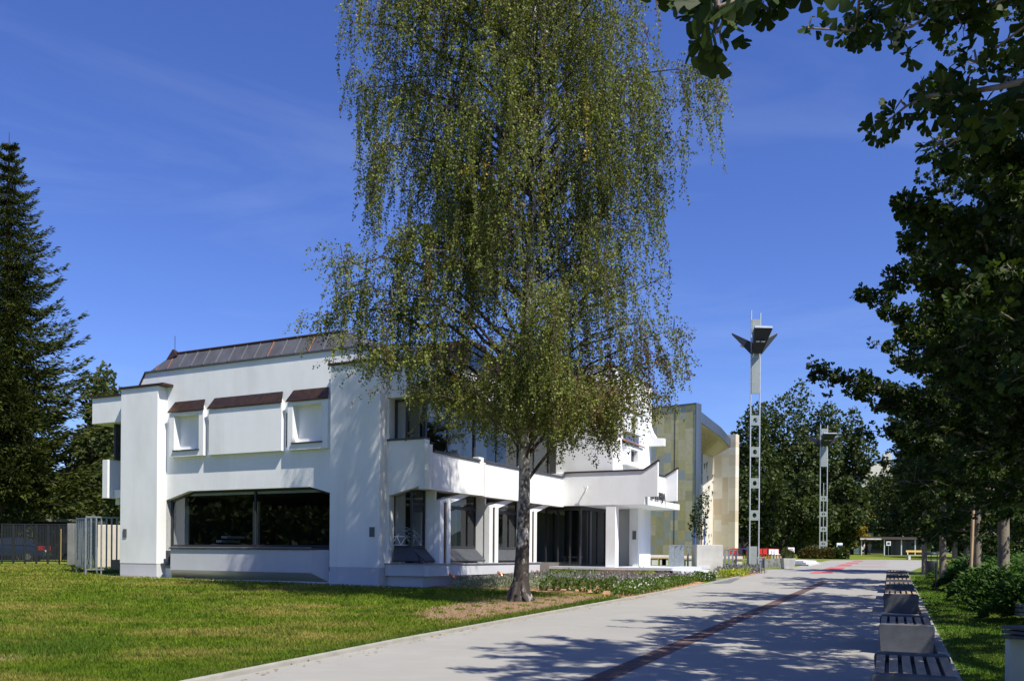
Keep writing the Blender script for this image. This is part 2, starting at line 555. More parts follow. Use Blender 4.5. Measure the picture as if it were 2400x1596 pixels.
class MB:
    def __init__(self):
        self.v = []
        self.f = []
        self.sm = []
    def add(self, vs, fs, smooth=False):
        b = len(self.v)
        self.v += [tuple(x) for x in vs]
        self.f += [tuple(i + b for i in f) for f in fs]
        self.sm += [smooth] * len(fs)
        return self
    def box(self, x0, x1, y0, y1, z0, z1):
        vs = [(x0, y0, z0), (x1, y0, z0), (x1, y1, z0), (x0, y1, z0), (x0, y0, z1), (x1, y0, z1), (x1, y1, z1), (x0, y1, z1)]
        return self.add(vs, [(0, 3, 2, 1), (4, 5, 6, 7), (0, 1, 5, 4), (1, 2, 6, 5), (2, 3, 7, 6), (3, 0, 4, 7)])
    def prism(self, a, b):
        """two matching rings of points, side walls and caps"""
        n = len(a)
        fs = [tuple(range(n))[::-1], tuple(range(n, 2 * n))]
        for i in range(n):
            j = (i + 1) % n
            fs.append((i, j, n + j, n + i))
        return self.add(list(a) + list(b), fs)
    def pt(self, poly, t0, t1):   # polygon in (s,z) pushed along t
        return self.prism([(s, t0, z) for s, z in poly], [(s, t1, z) for s, z in poly])
    def ps(self, poly, s0, s1):   # polygon in (t,z) pushed along s
        return self.prism([(s0, t, z) for t, z in poly], [(s1, t, z) for t, z in poly])
    def pz(self, poly, z0, z1):
        return self.prism([(x, y, z0) for x, y in poly], [(x, y, z1) for x, y in poly])
    def tube(self, pts, rad, n=8, cap=True):
        pts = [Vector(p) for p in pts]
        rings = []
        up = Vector((.13, .31, .94))
        for i, p in enumerate(pts):
            d = (pts[min(i + 1, len(pts) - 1)] - pts[max(i - 1, 0)]).normalized()
            a = d.cross(up)
            if a.length < .05:
                a = d.cross(Vector((1, 0, 0)))
            a.normalize()
            b = d.cross(a)
            r = rad[i] if isinstance(rad, (list, tuple)) else rad
            rings.append([p + (a * math.cos(2 * math.pi * k / n) + b * math.sin(2 * math.pi * k / n)) * r for k in range(n)])
        vs = [q for ring in rings for q in ring]
        fs = []
        for i in range(len(pts) - 1):
            for k in range(n):
                j = (k + 1) % n
                fs.append((i * n + k, i * n + j, (i + 1) * n + j, (i + 1) * n + k))
        self.add(vs, fs, True)
        if cap:
            self.add(rings[0], [tuple(range(n))[::-1]])
            self.add(rings[-1], [tuple(range(n))])
        return self
    def build(self, name, mat, parent=None, bevel=0., off=None, fix=True):
        me = bpy.data.meshes.new(name)
        me.from_pydata(self.v, [], self.f)
        me.polygons.foreach_set('use_smooth', self.sm)
        if fix:
            import bmesh
            b = bmesh.new()
            b.from_mesh(me)
            bmesh.ops.recalc_face_normals(b, faces=b.faces)
            b.to_mesh(me)
            b.free()
        me.update()
        if mat is not None:
            me.materials.append(mat)
        o = bpy.data.objects.new(name, me)
        link(o, parent)
        if off is not None:
            o.location = off
        if bevel:
            md = o.modifiers.new('bevel', 'BEVEL')
            md.width = bevel
            md.segments = 2
            md.limit_method = 'ANGLE'
        return o

def copy_tree(o, parent=None):
    c = o.copy()
    COL.objects.link(c)
    if parent is not None:
        c.parent = parent
    for ch in list(o.children):
        copy_tree(ch, c)
    return c

# leaf templates
DIAMOND = (np.array([(0, 0, 0), (-.42, .48, .05), (0, 1, -.03), (.42, .48, .05)], dtype=np.float32), np.array([(0, 3, 2, 1)]))
_fa = [math.radians(a) for a in (-47, -37, -26, -15, -5)]
_fv = [(math.sin(a) * r, math.cos(a) * r, .08 * abs(math.sin(a)) + w) for a, r, w in zip(_fa, (.9, .96, .97, 1.0, .9), (0, .03, -.01, .03, 0))]
FAN = (np.array([(0, 0, 0)] + _fv + [(0, .52, -.05)] + [(-x, y, z) for x, y, z in _fv[::-1]], dtype=np.float32),
       np.array([(0, i + 1, i) for i in range(1, 11)]))
FAN_LOW = (np.array([(0, 0, 0), (-.55, .62, .06), (0, .92, -.03), (.55, .62, .06)], dtype=np.float32), np.array([(0, 3, 2, 1)]))

def frames(d, roll):
    """rotation matrices whose local y axis is d, turned by roll about it"""
    d = d / np.maximum(np.linalg.norm(d, axis=1, keepdims=True), 1e-6)
    ref = np.where(np.abs(d[:, 2:3]) < .9, np.array([[0, 0, 1.]]), np.array([[1., 0, 0]]))
    x = np.cross(d, ref)
    x /= np.linalg.norm(x, axis=1, keepdims=True)
    z = np.cross(x, d)
    c, s = np.cos(roll)[:, None], np.sin(roll)[:, None]
    x2 = x * c + z * s
    z2 = z * c - x * s
    return np.stack([x2, d, z2], axis=2)

def scatter(name, tpl, P, D, size, mat, parent=None, tone=None, width=1.0, roll=None):
    tv, tf = tpl
    n = len(P)
    roll = rng.uniform(0, 2 * np.pi, n) if roll is None else roll
    Rm = frames(D, roll)
    sc3 = np.stack([np.asarray(size) * width * np.ones(n), np.asarray(size) * np.ones(n), np.asarray(size) * np.ones(n)], axis=1)
    loc = tv[None] * sc3[:, None, :]
    V = np.einsum('nij,nkj->nki', Rm, loc) + P[:, None, :]
    k = len(tv)
    Fc = (tf[None] + (np.arange(n) * k)[:, None, None]).reshape(-1, tf.shape[1])
    if tone is None:
        tone = rng.uniform(0, 1, n)
    return np_mesh(name, V.reshape(-1, 3), Fc, mat, parent, np.repeat(tone, len(tf)))

def unit(n):
    a = rng.normal(size=(n, 3))
    return a / np.linalg.norm(a, axis=1, keepdims=True)

def strips(name, polys, rads, mat, parent):
    """many thin three-sided twigs: polys (n,k,3)"""
    n, k, _ = polys.shape
    ang = np.array([0, 2.094, 4.189])
    off = np.stack([np.cos(ang), np.sin(ang), np.zeros(3)], axis=1)
    V = polys[:, :, None, :] + off[None, None] * rads[None, :, None, None]
    V = V.reshape(-1, 3)
    fs = []
    for i in range(k - 1):
        for a in range(3):
            b = (a + 1) % 3
            fs.append((i * 3 + a, i * 3 + b, (i + 1) * 3 + b, (i + 1) * 3 + a))
    fs = np.array(fs)
    Fc = (fs[None] + (np.arange(n) * k * 3)[:, None, None]).reshape(-1, 4)
    return np_mesh(name, V, Fc, mat, parent, smooth=True)

# ================================================================ SETTING
KY = [-40., 0., 10.18, 14.24, 17.9, 32.83, 38.85, 49.]
KX = [-25.5, -7.9, -3.47, -1.68, .12, 7.45, 10.1, 14.3]
def kerb_x(Y): return np.interp(Y, KY, KX)
RY = [-40., 0., 10.61, 23.5, 45., 80.]
RX = [-16.7, .7, 5.29, 10.88, 20.2, 35.3]
def right_x(Y): return np.interp(Y, RY, RX)

# ground: one sheet to the horizon
rows = [-60, 0, 30, 60, 100, 150, 400, 1200, 3000]
xs = [-3000, -800, -200, -60, 0, 60, 200, 800, 3000]
V = [(x, y, gz(y)) for y in rows for x in xs]
Fc = [(j * 9 + i, j * 9 + i + 1, (j + 1) * 9 + i + 1, (j + 1) * 9 + i) for j in range(len(rows) - 1) for i in range(8)]
o = np_mesh('ground', V, Fc, M['lawn'])
tag(o, kind='structure')

def sheet(name, pts, dz, mat, kind='structure'):
    """flat polygon draped on the ground; cut in strips at the slope break"""
    import bmesh
    b = bmesh.new()
    vs = [b.verts.new((p[0], p[1], 0)) for p in pts]
    b.faces.new(vs)
    for yy in (30., 60.):
        bmesh.ops.bisect_plane(b, geom=b.verts[:] + b.edges[:] + b.faces[:], plane_co=(0, yy, 0), plane_no=(0, 1, 0))
    bmesh.ops.recalc_face_normals(b, faces=b.faces)
    for f in b.faces:
        if f.normal.z < 0:
            f.normal_flip()
    for v in b.verts:
        v.co.z = gz(v.co.y) + dz
    me = bpy.data.meshes.new(name)
    b.to_mesh(me)
    b.free()
    me.materials.append(mat)
    o = bpy.data.objects.new(name, me)
    link(o)
    if kind:
        tag(o, kind=kind)
    return o

ys = [-30, 0, 6, 10.18, 14.24, 17.9, 25, 32.83, 38.85, 49.]
plaza = [ground(u, v) for u, v in ((1800, 1333), (1862, 1329), (1900, 1321), (1946, 1312.5), (2090, 1311.5), (2205, 1313.5))]
pts = [(float(kerb_x(y)), y) for y in ys] + [(p.x, p.y) for p in plaza[1:]] + [(float(right_x(y)), y) for y in (45, 23.5, 10.61, 0, -30)]
sheet('path', pts, .004, M['paving'])

def ribbon(name, fn, ys, w0, w1, z0, z1, mat, kind='structure'):
    mb = MB()
    for a, b in zip(ys[:-1], ys[1:]):
        xa, xb = float(fn(a)), float(fn(b))
        mb.prism([(xa + w0, a, gz(a) + z0), (xa + w1, a, gz(a) + z0), (xb + w1, b, gz(b) + z0), (xb + w0, b, gz(b) + z0)],
                 [(xa + w0, a, gz(a) + z1), (xa + w1, a, gz(a) + z1), (xb + w1, b, gz(b) + z1), (xb + w0, b, gz(b) + z1)])
    o = mb.build(name, mat)
    return tag(o, kind=kind)

M['kerb'] = simple('kerb_concrete', (.36, .345, .30), (.28, .265, .225), .85, 3, bscale=30)
kys = [-10] + [float(a) for a in np.arange(0, 39.1, 1.0)]
ribbon('kerb', kerb_x, kys, -.14, .0, -.1, .055, M['kerb'])
ribbon('kerb', right_x, [float(a) for a in np.arange(-2, 45.1, 1.)], .0, .15, -.1, .07, M['kerb'])
rys = [0, 6, 10.61, 23.5, 45]
sheet('grass_strip', [(float(right_x(y)) + .15, y) for y in rys] + [(float(right_x(y)) + 9 + .2 * y, y) for y in reversed(rys)], .004, M['lawn_fresh'])
# brick strip across the path
da, db = Vector((-1.85, 4.0)), Vector((12.88, 35.9))
def drain_x(Y): return np.interp(Y, [0, 10.4, 35.9], [-4.1, 1.0, 12.88])
sheet('brick_strip', [(float(drain_x(y)) - .17, y) for y in (4, 10.4, 35.9)] + [(float(drain_x(y)) + .17, y) for y in (35.9, 10.4, 4)], .008, M['drain'])
# bare soil round the birch, bark bed, gravel, side walk
def poly_px(pp, jit=0.):
    out = []
    q = [ground(u, v) for u, v in pp]
    for a, b in zip(q, q[1:] + q[:1]):
        for k in range(6):
            p = a.lerp(b, k / 6)
            out.append((p.x + rng.normal() * jit, p.y + rng.normal() * jit * 1.6))
    return out
soil_poly = poly_px([(952, 1440), (1000, 1424), (1100, 1409), (1240, 1400), (1350, 1394), (1410, 1396), (1425, 1402), (1350, 1420), (1250, 1442), (1180, 1437), (1090, 1463), (1040, 1456), (970, 1449)], .07)
sheet('bare_soil', soil_poly, .008, M['soil'])
sheet('bare_soil', poly_px([(-30, 1530), (10, 1520), (60, 1524), (85, 1535), (60, 1548), (25, 1556), (-30, 1570)], .05), .007, M['soil'])
bed_poly = [(ground(u, v).x, ground(u, v).y) for u, v in [(985, 1374), (1010, 1356), (1100, 1352), (1262, 1346), (1420, 1352), (1600, 1354), (1652, 1366), (1560, 1387), (1480, 1405), (1395, 1390), (1270, 1387), (1120, 1378)]]
sheet('bark_bed', bed_poly, .012, M['bark'])
M['asphalt'] = simple('asphalt', (.16, .16, .165), (.12, .12, .125), .9, 5)
sheet('side_walk', [(ground(u, v).x, ground(u, v).y) for u, v in [(1668, 1357), (1735, 1355), (1712, 1366), (1660, 1368)]], .014, M['asphalt'])
bed2_poly = [(ground(u, v).x, ground(u, v).y) for u, v in [(1664, 1353), (1690, 1338), (1775, 1335), (1800, 1339), (1740, 1352)]]
sheet('side_bed', bed2_poly, .012, M['bark'])

# red bars painted on the plaza, each with its thin lines running right
Z10 = lambda x, y: ground(1780 + x * .1913, 1160 + y * .1913)
bars = [((608, 962), (682, 931), (918, 930), (890, 960)), ((752, 915), (865, 882), (1060, 885), (990, 921)), ((922, 871), (1012, 845), (1155, 848), (1105, 873)),
        ((1042, 838), (1092, 822), (1228, 825), (1205, 841)), ((1128, 815), (1160, 803), (1278, 804), (1250, 818))]
for bpoly in bars:
    q = [Z10(*p) for p in bpoly]
    sheet('red_bar', [(p.x, p.y) for p in q], .009, M['red_paint'])
    for (p0, wd) in ((q[3], .55), (q[2], -.5)):
        s0, s1 = p0.x, float(right_x(p0.y)) - .8
        sheet('red_line', [(s0, p0.y), (s1, p0.y + .4), (s1, p0.y + .4 + wd), (s0, p0.y + wd)], .009, M['pink_paint'])

# hills far away
mb = MB()
N = 60
prof = [70 + 55 * math.sin(i * .33) + 30 * math.sin(i * .81 + 1) for i in range(N + 1)]
xx = [-2200 + 4400 * i / N for i in range(N + 1)]
vs = [(x, 1500 - .0001 * x * x * .6, -2) for x in xx] + [(x, 1700, 40 + p) for x, p in zip(xx, prof)] + [(x, 2100, 60 + p * 1.2) for x, p in zip(xx, prof)]
M['hill'] = simple('wooded_hill', (.05, .085, .06), (.035, .06, .05), .95, .01, bscale=.03, bstr=1, bdist=8)
k = N + 1
mb.add(vs, [(r * k + i, r * k + i + 1, (r + 1) * k + i + 1, (r + 1) * k + i) for r in range(2) for i in range(N)], True)
tag(mb.build('hills', M['hill']), kind='structure')

# a far wood that closes the view behind the plaza and the yards
def far_wood(x0, x1, y0, y1, h, n, sz):
    x = rng.uniform(x0, x1, n); y = rng.uniform(y0, y1, n)
    top = h * (.62 + .2 * np.sin(x * .21) + .18 * np.sin(x * .083 + 2))
    P = np.column_stack([x, y, gzn(y) + rng.uniform(0, 1, n) ** .7 * top])
    tag(scatter('far_wood', DIAMOND, P, unit(n) * .8 + np.array([0, -.3, .2]), sz * rng.uniform(.6, 1.4, n), M['far_leaf']), kind='stuff')
far_wood(62, 170, 150, 162, 13, 26000, 1.0)
far_wood(-95, -20, 98, 106, 9, 16000, .8)
far_wood(20, 62, 165, 172, 7, 9000, 1.0)

# ================================================================ WHITE MUSEUM
WA = math.atan2(-.453, .892)
wv = Vector((math.cos(WA), math.sin(WA)))
rv = Vector((-wv.y, wv.x))
g0 = ground(771, 1370)
O2 = Vector((g0.x, g0.y))
ZB = .55
mus = empty('museum_building', (O2.x, O2.y, ZB), WA, 'white plastered two storey museum with copper roof trim and big dark windows behind the birch', 'building')
def loc(s, t): return Vector((O2.x + s * wv.x + t * rv.x, O2.y + s * wv.y + t * rv.y))
OFF = (0, 0, -ZB)
def mpart(name, mb, mat, parent=mus, bevel=0.):
    return mb.build(name, M[mat], parent, bevel, OFF if parent is mus else None)
def px_t(u, v, t):
    x, z = ray(u, v)
    d = Vector((x, 1))
    kk = (O2.dot(rv) + t) / d.dot(rv)
    p = d * kk - O2
    return p.dot(wv), H + z * kk
def px_s(u, v, s):
    x, z = ray(u, v)
    d = Vector((x, 1))
    kk = (O2.dot(wv) + s) / d.dot(wv)
    p = d * kk - O2
    return p.dot(rv), H + z * kk

CS = -4.25     # axis of symmetry of the front
TW = .45       # plane of the front wall
def sym(s): return 2 * CS - s
# piers
for i, (s0, s1) in enumerate(((sym(2.1), sym(0.)), (0., 2.1))):
    pier = mpart('pier', MB().box(s0, s1, 0, 1.6, 1.17, 8.17), 'white', bevel=.015)
    MB().box(s0 + .012, s1 - .012, .012, 1.6, .2, 1.17).build('plinth', M['grey_plaster'], pier)
    MB().pt([(s0 - .07, 8.17), (s1 + (.35 if i == 0 else .07), 8.17), (s1 + (.35 if i == 0 else .07), 8.25), (s0 - .07, 8.25)], -.06, 1.6).build('cap', M['copper'], pier)
    sp = s0 + .2 if i == 0 else s1 - .38
    MB().box(sp, sp + .2, -.03, 0.0, 2.22, 2.55).build('meter_cover', M['plate'], pier)
# front wall with the wide chamfered opening
oL, oR = -8.5, sym(-8.5)
wall = MB()
NZ0, NZ1 = 5.62, 6.98
N_L, N_R = (-7.9, -6.58), (sym(-6.58), sym(-7.9))
wall.pt([(sym(1.2) - .35, 8.3), (sym(1.2), 8.83), (1.2, 8.83), (1.55, 8.3), (1.55, NZ1), (sym(1.55), NZ1)], TW, TW + .35)
wall.pt([(1.55, NZ0), (1.55, 4.03), (oR - 1.25, 4.03), (oL + 1.25, 4.03), (sym(1.55), 4.03), (sym(1.55), NZ0)], TW, TW + .35)
for a_, b_ in ((sym(1.55), N_L[0]), (N_L[1], N_R[0]), (N_R[1], 1.55)):
    wall.box(a_, b_, TW, TW + .35, NZ0, NZ1)
wall.pt([(sym(1.5), .3), (oL, .3), (oL, 3.7), (oL + 1.25, 4.03), (sym(1.5), 4.03)], TW, TW + .35)
wall.pt([(1.5, .3), (oR, .3), (oR, 3.7), (oR - 1.25, 4.03), (1.5, 4.03)], TW, TW + .35)
wall.pt([(oL, .3), (oR, .3), (oR, 1.0), (oL, 1.0)], TW, TW + .35)
mpart('front_wall', wall, 'white')
# copper mansard band on top, with seams
band = MB()
bl, br, zt, zr, dd = sym(1.2) - .03, 1.23, 8.83, 9.55, .4
hip = .85
band.add([(bl, TW - .06, zt), (br, TW - .06, zt), (br, TW - .06, zt + .06), (bl, TW - .06, zt + .06)], [(0, 1, 2, 3)])
A0, A1, A2, A3 = (bl + .35, TW - .06, zt + .06), (br - .35, TW - .06, zt + .06), (br - .35 - hip, TW - .06 + dd, zr), (bl + .35 + hip, TW - .06 + dd, zr)
B0, B1, B2, B3 = (bl + .35, 22, zt + .06), (br - .35, 22, zt + .06), (br - .35 - hip, 21.6, zr), (bl + .35 + hip, 21.6, zr)
band.add([A0, A1, A2, A3, B0, B1, B2, B3], [(0, 1, 2, 3), (1, 5, 6, 2), (4, 0, 3, 7), (3, 2, 6, 7), (5, 4, 7, 6)])
band.add([(bl, TW - .06, zt), (bl, TW - .06, zt + .06), (br, TW - .06, zt + .06), (br, TW - .06, zt), (bl, 22, zt + .06), (br, 22, zt + .06), (bl, 22, zt), (br, 22, zt)],
         [(1, 2, 5, 4), (0, 1, 4, 6), (3, 2, 5, 7)])
roof = mpart('roof', band, 'copper_roof')
nse = 15
for i in range(nse + 1):
    x = bl + .62 + (br - bl - 1.24) * i / nse
    kx = min(1.0, (x - (bl + .35)) / hip, ((br - .35) - x) / hip)
    sm_ = MB()
    e0, e1 = Vector((x, TW - .075, zt + .07)), Vector((x, TW - .075 + dd * kx, zt + .06 + (zr - zt - .06) * kx + .02))
    sm_.prism([e0 + Vector((-.018, 0, 0)), e0 + Vector((.018, 0, 0)), e0 + Vector((.018, .04, 0)), e0 + Vector((-.018, .04, 0))],
              [e1 + Vector((-.018, 0, 0)), e1 + Vector((.018, 0, 0)), e1 + Vector((.018, .04, 0)), e1 + Vector((-.018, .04, 0))])
    sm_.build('seam', M['copper_bright' if i in (0, 1, 9, 12) else 'seam'], roof)
rb = MB()
rb.tube([(bl + .35 + hip, TW + dd - .06, zr + .02), (br - .35 - hip, TW + dd - .06, zr + .02)], .05, 6)
rb.prism([(bl + .9, TW + .2, 9.3), (bl + 1.5, TW + .2, 9.45), (bl + 1.5, TW + .6, 9.5), (bl + .9, TW + .6, 9.3)], [(bl + 1.15, TW + .32, 9.75), (bl + 1.2, TW + .32, 9.75), (bl + 1.2, TW + .42, 9.75), (bl + 1.15, TW + .42, 9.75)])
rb.build('ridge_cap', M['copper'], roof)
MB().tube([(bl + 1.2, TW + .4, 9.5), (bl + 1.2, TW + .4, 10.3)], .012, 5).build('lightning_rod', M['dark_metal'], roof)
# edge trim of the slanting wall ends
for sg in (0, 1):
    f = (lambda s: sym(s)) if sg == 0 else (lambda s: s)
    mpart('edge_trim', MB().pt([(f(1.2), 8.83), (f(1.25), 8.86), (f(1.62), 8.3), (f(1.55), 8.3)], TW - .05, TW + .4), 'copper')
# saw-tooth skylights behind the corner
for i, t0 in enumerate((2.2, 5.0, 7.8)):
    mb = MB()
    mb.ps([(t0, 8.1), (t0 + 2.2, 8.1), (t0 + 2.0, 9.35), (t0 + .75, 9.35)], 1.9, 3.9)
    sk = mpart('skylight', mb, 'copper')
    MB().box(3.9, 3.93, t0 + .75, t0 + 1.7, 8.35, 9.2).build('pane', M['glass'], sk)

# three projecting boxes of the upper storey
def box_bay(s0, s1, niche):
    z0, z1 = 5.36, 7.1
    tf = .27
    mb = MB()
    if niche:
        n0, n1, nz0, nz1 = niche
        mb.box(s0, n0, tf, TW, z0, z1)
        mb.box(n1, s1, tf, TW, z0, z1)
        mb.box(n0, n1, tf, TW, z0, nz0)
        mb.box(n0, n1, tf, TW, nz1, z1)
        mb.box(n0 - .02, n1 + .02, TW + .13, TW + .2, nz0 - .02, nz1 + .02)
    else:
        mb.box(s0, s1, tf, TW, z0, z1)
    mb.pt([(s0 + .06, z1 - .01), (s1 - .06, z1 - .01), (s1 - .2, z1 + .36), (s0 + .2, z1 + .36)], TW - .04, TW)
    bx = mpart('window_box' if niche else 'panel_box', mb, 'white', bevel=.008)
    lid = MB()
    e = .05
    lid.prism([(s0 - e, tf - .05, z1), (s1 + e, tf - .05, z1), (s1 - .1, TW, z1 + .42), (s0 + .12, TW, z1 + .42)],
              [(s0 - e, tf - .05, z1 + .035), (s1 + e, tf - .05, z1 + .035), (s1 - .1, TW, z1 + .455), (s0 + .12, TW, z1 + .455)])
    lid.build('lid', M['copper'], bx)
    if niche:
        MB().box(n0 - .04, n1 + .04, tf - .05, tf + .2, nz0 - .045, nz0 + .003).build('sill', M['slate_sill'], bx)
box_bay(-8.17, -6.33, (-7.9, -6.58, 5.62, 6.98))
box_bay(-6.06, sym(-6.06), None)
box_bay(sym(-6.33), sym(-8.17), (sym(-6.58), sym(-7.9), 5.62, 6.98))
for s0 in (-6.26, sym(-6.26) - .13):
    mpart('slit_window', MB().box(s0, s0 + .13, TW - .012, TW + .02, 5.5, 6.75), 'dark_frame')
# big ground-floor window, its sill and the trough below
fr = MB()
zs = 1.86
tg = TW + .22
fr.box(oL + .02, oL + .1, tg, tg + .08, zs, 3.73)
fr.box(oR - .1, oR - .02, tg, tg + .08, zs, 3.73)
fr.box(-4.1, -4.02, tg, tg + .08, zs, 4.0)
fr.box(oL + .1, oR - .1, tg, tg + .08, zs, zs + .08)
fr.pt([(oL, 3.6), (oL + 1.27, 3.95), (oL + 1.27, 4.03), (oL, 3.7)], tg, tg + .08)
fr.pt([(oR, 3.6), (oR - 1.27, 3.95), (oR - 1.27, 4.03), (oR, 3.7)], tg, tg + .08)
fr.box(oL + 1.27, oR - 1.27, tg, tg + .08, 3.95, 4.03)
win = mpart('window_frame', fr, 'dark_frame')
g = MB()
for a, b in ((oL + .1, -4.1), (-4.02, oR - .1)):
    g.add([(a, tg + .03, zs + .08), (b, tg + .03, zs + .08), (b, tg + .03, 3.98), (a, tg + .03, 3.98)], [(0, 1, 2, 3)])
g.build('pane', M['glass'], win)
b0, b1 = -7.72, sym(-7.72)
tb = -.02
box = MB()
prof = [(TW, 1.76), (tb, 1.76), (tb, .95), (TW, .66)]
box.prism([(b0 - .42, TW, 1.76), (b0, tb, 1.76), (b0, tb, .95), (b0 - .42, TW, .62)], [(b1 + .42, TW, 1.76), (b1, tb, 1.76), (b1, tb, .95), (b1 + .42, TW, .62)])
trough = mpart('window_trough', box, 'grey_plaster', bevel=.01)
sl = MB()
sl.prism([(b0 - .45, TW + .25, 1.765), (b0 - .04, tb - .05, 1.765), (b1 + .04, tb - .05, 1.765), (b1 + .45, TW + .25, 1.765)],
         [(b0 - .45, TW + .25, 1.85), (b0 - .04, tb - .05, 1.82), (b1 + .04, tb - .05, 1.82), (b1 + .45, TW + .25, 1.85)])
sl.build('sill', M['slate_sill'], trough)
MB().box(b0, b1, tb - .02, tb + .02, 1.823, 1.85).build('sill_edge', M['ledge'], trough)
mpart('downpipe_foot', MB().box(-8.62, -8.3, .2, TW, 1.12, 1.2).box(-8.28, -8.14, .25, TW, 1.15, 1.7), 'slate_sill')
# side wings: roof slab / parapet, right and left
zp0, zp1 = 6.97, 8.04
pr = MB()
pr.box(1.56, 4.41, TW, 10.9, 7.15, zp1)
pr.box(1.57, 4.41, TW + .001, TW + .62, zp0, 7.149)
pr.box(sym(4.41), sym(1.56), TW, 16, zp0, zp1)
par = mpart('parapet', pr, 'white', bevel=.012)
cp = MB()
cp.box(1.5, 4.47, TW - .06, 10.95, zp1, zp1 + .07)
cp.box(sym(4.47), sym(1.5), TW - .06, 16, zp1, zp1 + .07)
cp.build('coping', M['copper'], par)
# upper body and roof void, so that no light leaks
body = MB()
body.box(sym(1.15), 1.15, TW + .36, 21.5, 7.0, 8.8)
mpart('roof_body', body, 'white')
# lower fascia on the right side: balcony front, bays split by grooves
fs_ = MB()
sF = 3.74
zf0, zf1 = 3.82, 5.08
# front-facing end with chamfered corner
fs_.prism([(1.9, TW, 3.56), (2.19, TW, 3.63), (3.38, TW, 3.92), (3.38, TW, zf0), (3.62, TW, zf0), (3.62, TW, 5.5), (1.9, TW, 5.5)],
          [(1.9, TW + .3, 3.56), (2.19, TW + .3, 3.63), (3.38, TW + .3, 3.92), (3.38, TW + .3, zf0), (3.62, TW + .3, zf0), (3.62, TW + .3, 5.5), (1.9, TW + .3, 5.5)])
fs_.prism([(3.62, TW, zf0), (sF, TW + .12, zf0), (sF, TW + .3, zf0), (3.62, TW + .3, zf0)], [(3.62, TW, 5.33), (sF, TW + .12, 5.33), (sF, TW + .3, 5.33), (3.62, TW + .3, 5.33)])
for a, b in ((TW + .301, 4.03), (4.42, 7.75), (8.14, 11.79)):
    fs_.box(sF - .3, sF, a, b, zf0 - .004 * a, zf1)
for a, b in ((4.03, 4.42), (7.75, 8.14)):
    fs_.box(sF - .3, sF - .05, a, b, zf0 + .01, zf1 + .18)
fas = mpart('balcony_fascia', fs_, 'white', bevel=.01)
cs = MB()
for a, b in ((.8, 4.0), (4.45, 7.72), (8.17, 11.75)):
    cs.box(sF - .36, sF + .05, a, b, zf1 + .002, zf1 + .075)
cs.box(2.1, 3.6, TW - .05, TW + .32, 5.502, 5.56)
cs.build('sill', M['slate_sill'], fas)
# floor slab / soffit and floors
slab = MB().box(sym(3.4), sF - .31, TW + .31, 24, 3.86, 4.2)
mpart('floor_slab', slab, 'white')
mpart('ground_floor', MB().box(sym(3.5), 3.3, TW + .3, 24, .9, 1.3), 'interior_floor')
# upper windows
sU = 3.4
uf = MB()
for t in (.82, 4.2, 7.9, 10.9):
    uf.box(sU - .1, sU, t, t + .1, zf1 + .07, 7.149)
for t in (2.3, 6.0, 9.4):
    uf.box(sU - .08, sU - .02, t, t + .05, zf1 + .07, 7.149)
uf.box(sU - .1, sU, .92, 10.9, 7.06, 7.149)
uf.box(sU - .1, sU, .92, 10.9, zf1 + .07, zf1 + .15)
for s in (2.16, 2.6, 3.28):
    uf.box(s, s + .07, .8, .88, 5.56, 6.969)
uf.box(2.16, 3.3, .8, .88, 6.88, 6.969)
uw = mpart('window_frame', uf, 'dark_frame')
g = MB()
for a, b in ((.92, 4.2), (4.3, 7.9), (8., 10.9)):
    g.add([(sU - .05, a, zf1 + .07), (sU - .05, b, zf1 + .07), (sU - .05, b, 7.1), (sU - .05, a, 7.1)], [(0, 1, 2, 3)])
g.add([(2.2, .84, 5.56), (3.3, .84, 5.56), (3.3, .84, 6.95), (2.2, .84, 6.95)], [(0, 1, 2, 3)])
g.build('pane', M['glass'], uw)
mpart('upper_jamb', MB().box(2.02, 2.155, TW, 1.4, 5.56, 6.969), 'white')
for (s0, s1, t0, t1) in ((2.1, 2.5, 1.8, 1.85), (2.9, 3.0, 4.1, 5.1), (1.2, 1.3, 6, 9)):
    mpart('interior_partition', MB().box(s0, s1, t0, t1, 4.21, 6.9), 'partition')
# ground floor: columns in pairs with a copper pipe, fins, bay windows, plinth
zl0 = 1.33
col_t = (1.46, 5.06, 8.56)
sG = 3.42 - .42
for i, t in enumerate(col_t):
    cm = MB()
    cm.box(3.38, 3.6, t, t + .27, zl0, 3.45)
    cm.box(3.38, 3.6, t + .47, t + .73, zl0, 3.45)
    cm.box(3.3, 3.5, t + .27, t + .47, zl0, 3.45)
    cm.ps([(t, 3.45), (t + .73, 3.45), (t + 2.3, 3.855), (t + 1.6, 3.855), (t, 3.5)], 3.38, 3.6)
    cm.ps([(t + .03, zl0), (t + .13, zl0), (t + .13, 3.855), (t + .03, 3.855)], sG - .1, 3.38)
    co = mpart('column', cm, 'white')
    MB().tube([(3.56, t + .37, zl0 + .01), (3.56, t + .37, 3.5)], .045, 8).build('downpipe', M['copper'], co)
    MB().tube([(3.75, t + .37, .98), (3.92, t + .37, .9), (3.98, t + .37, .8)], .05, 8).build('pipe_spout', M['copper_bright'], co)
wf = MB()
gl = MB()
sill = MB()
prev = .62
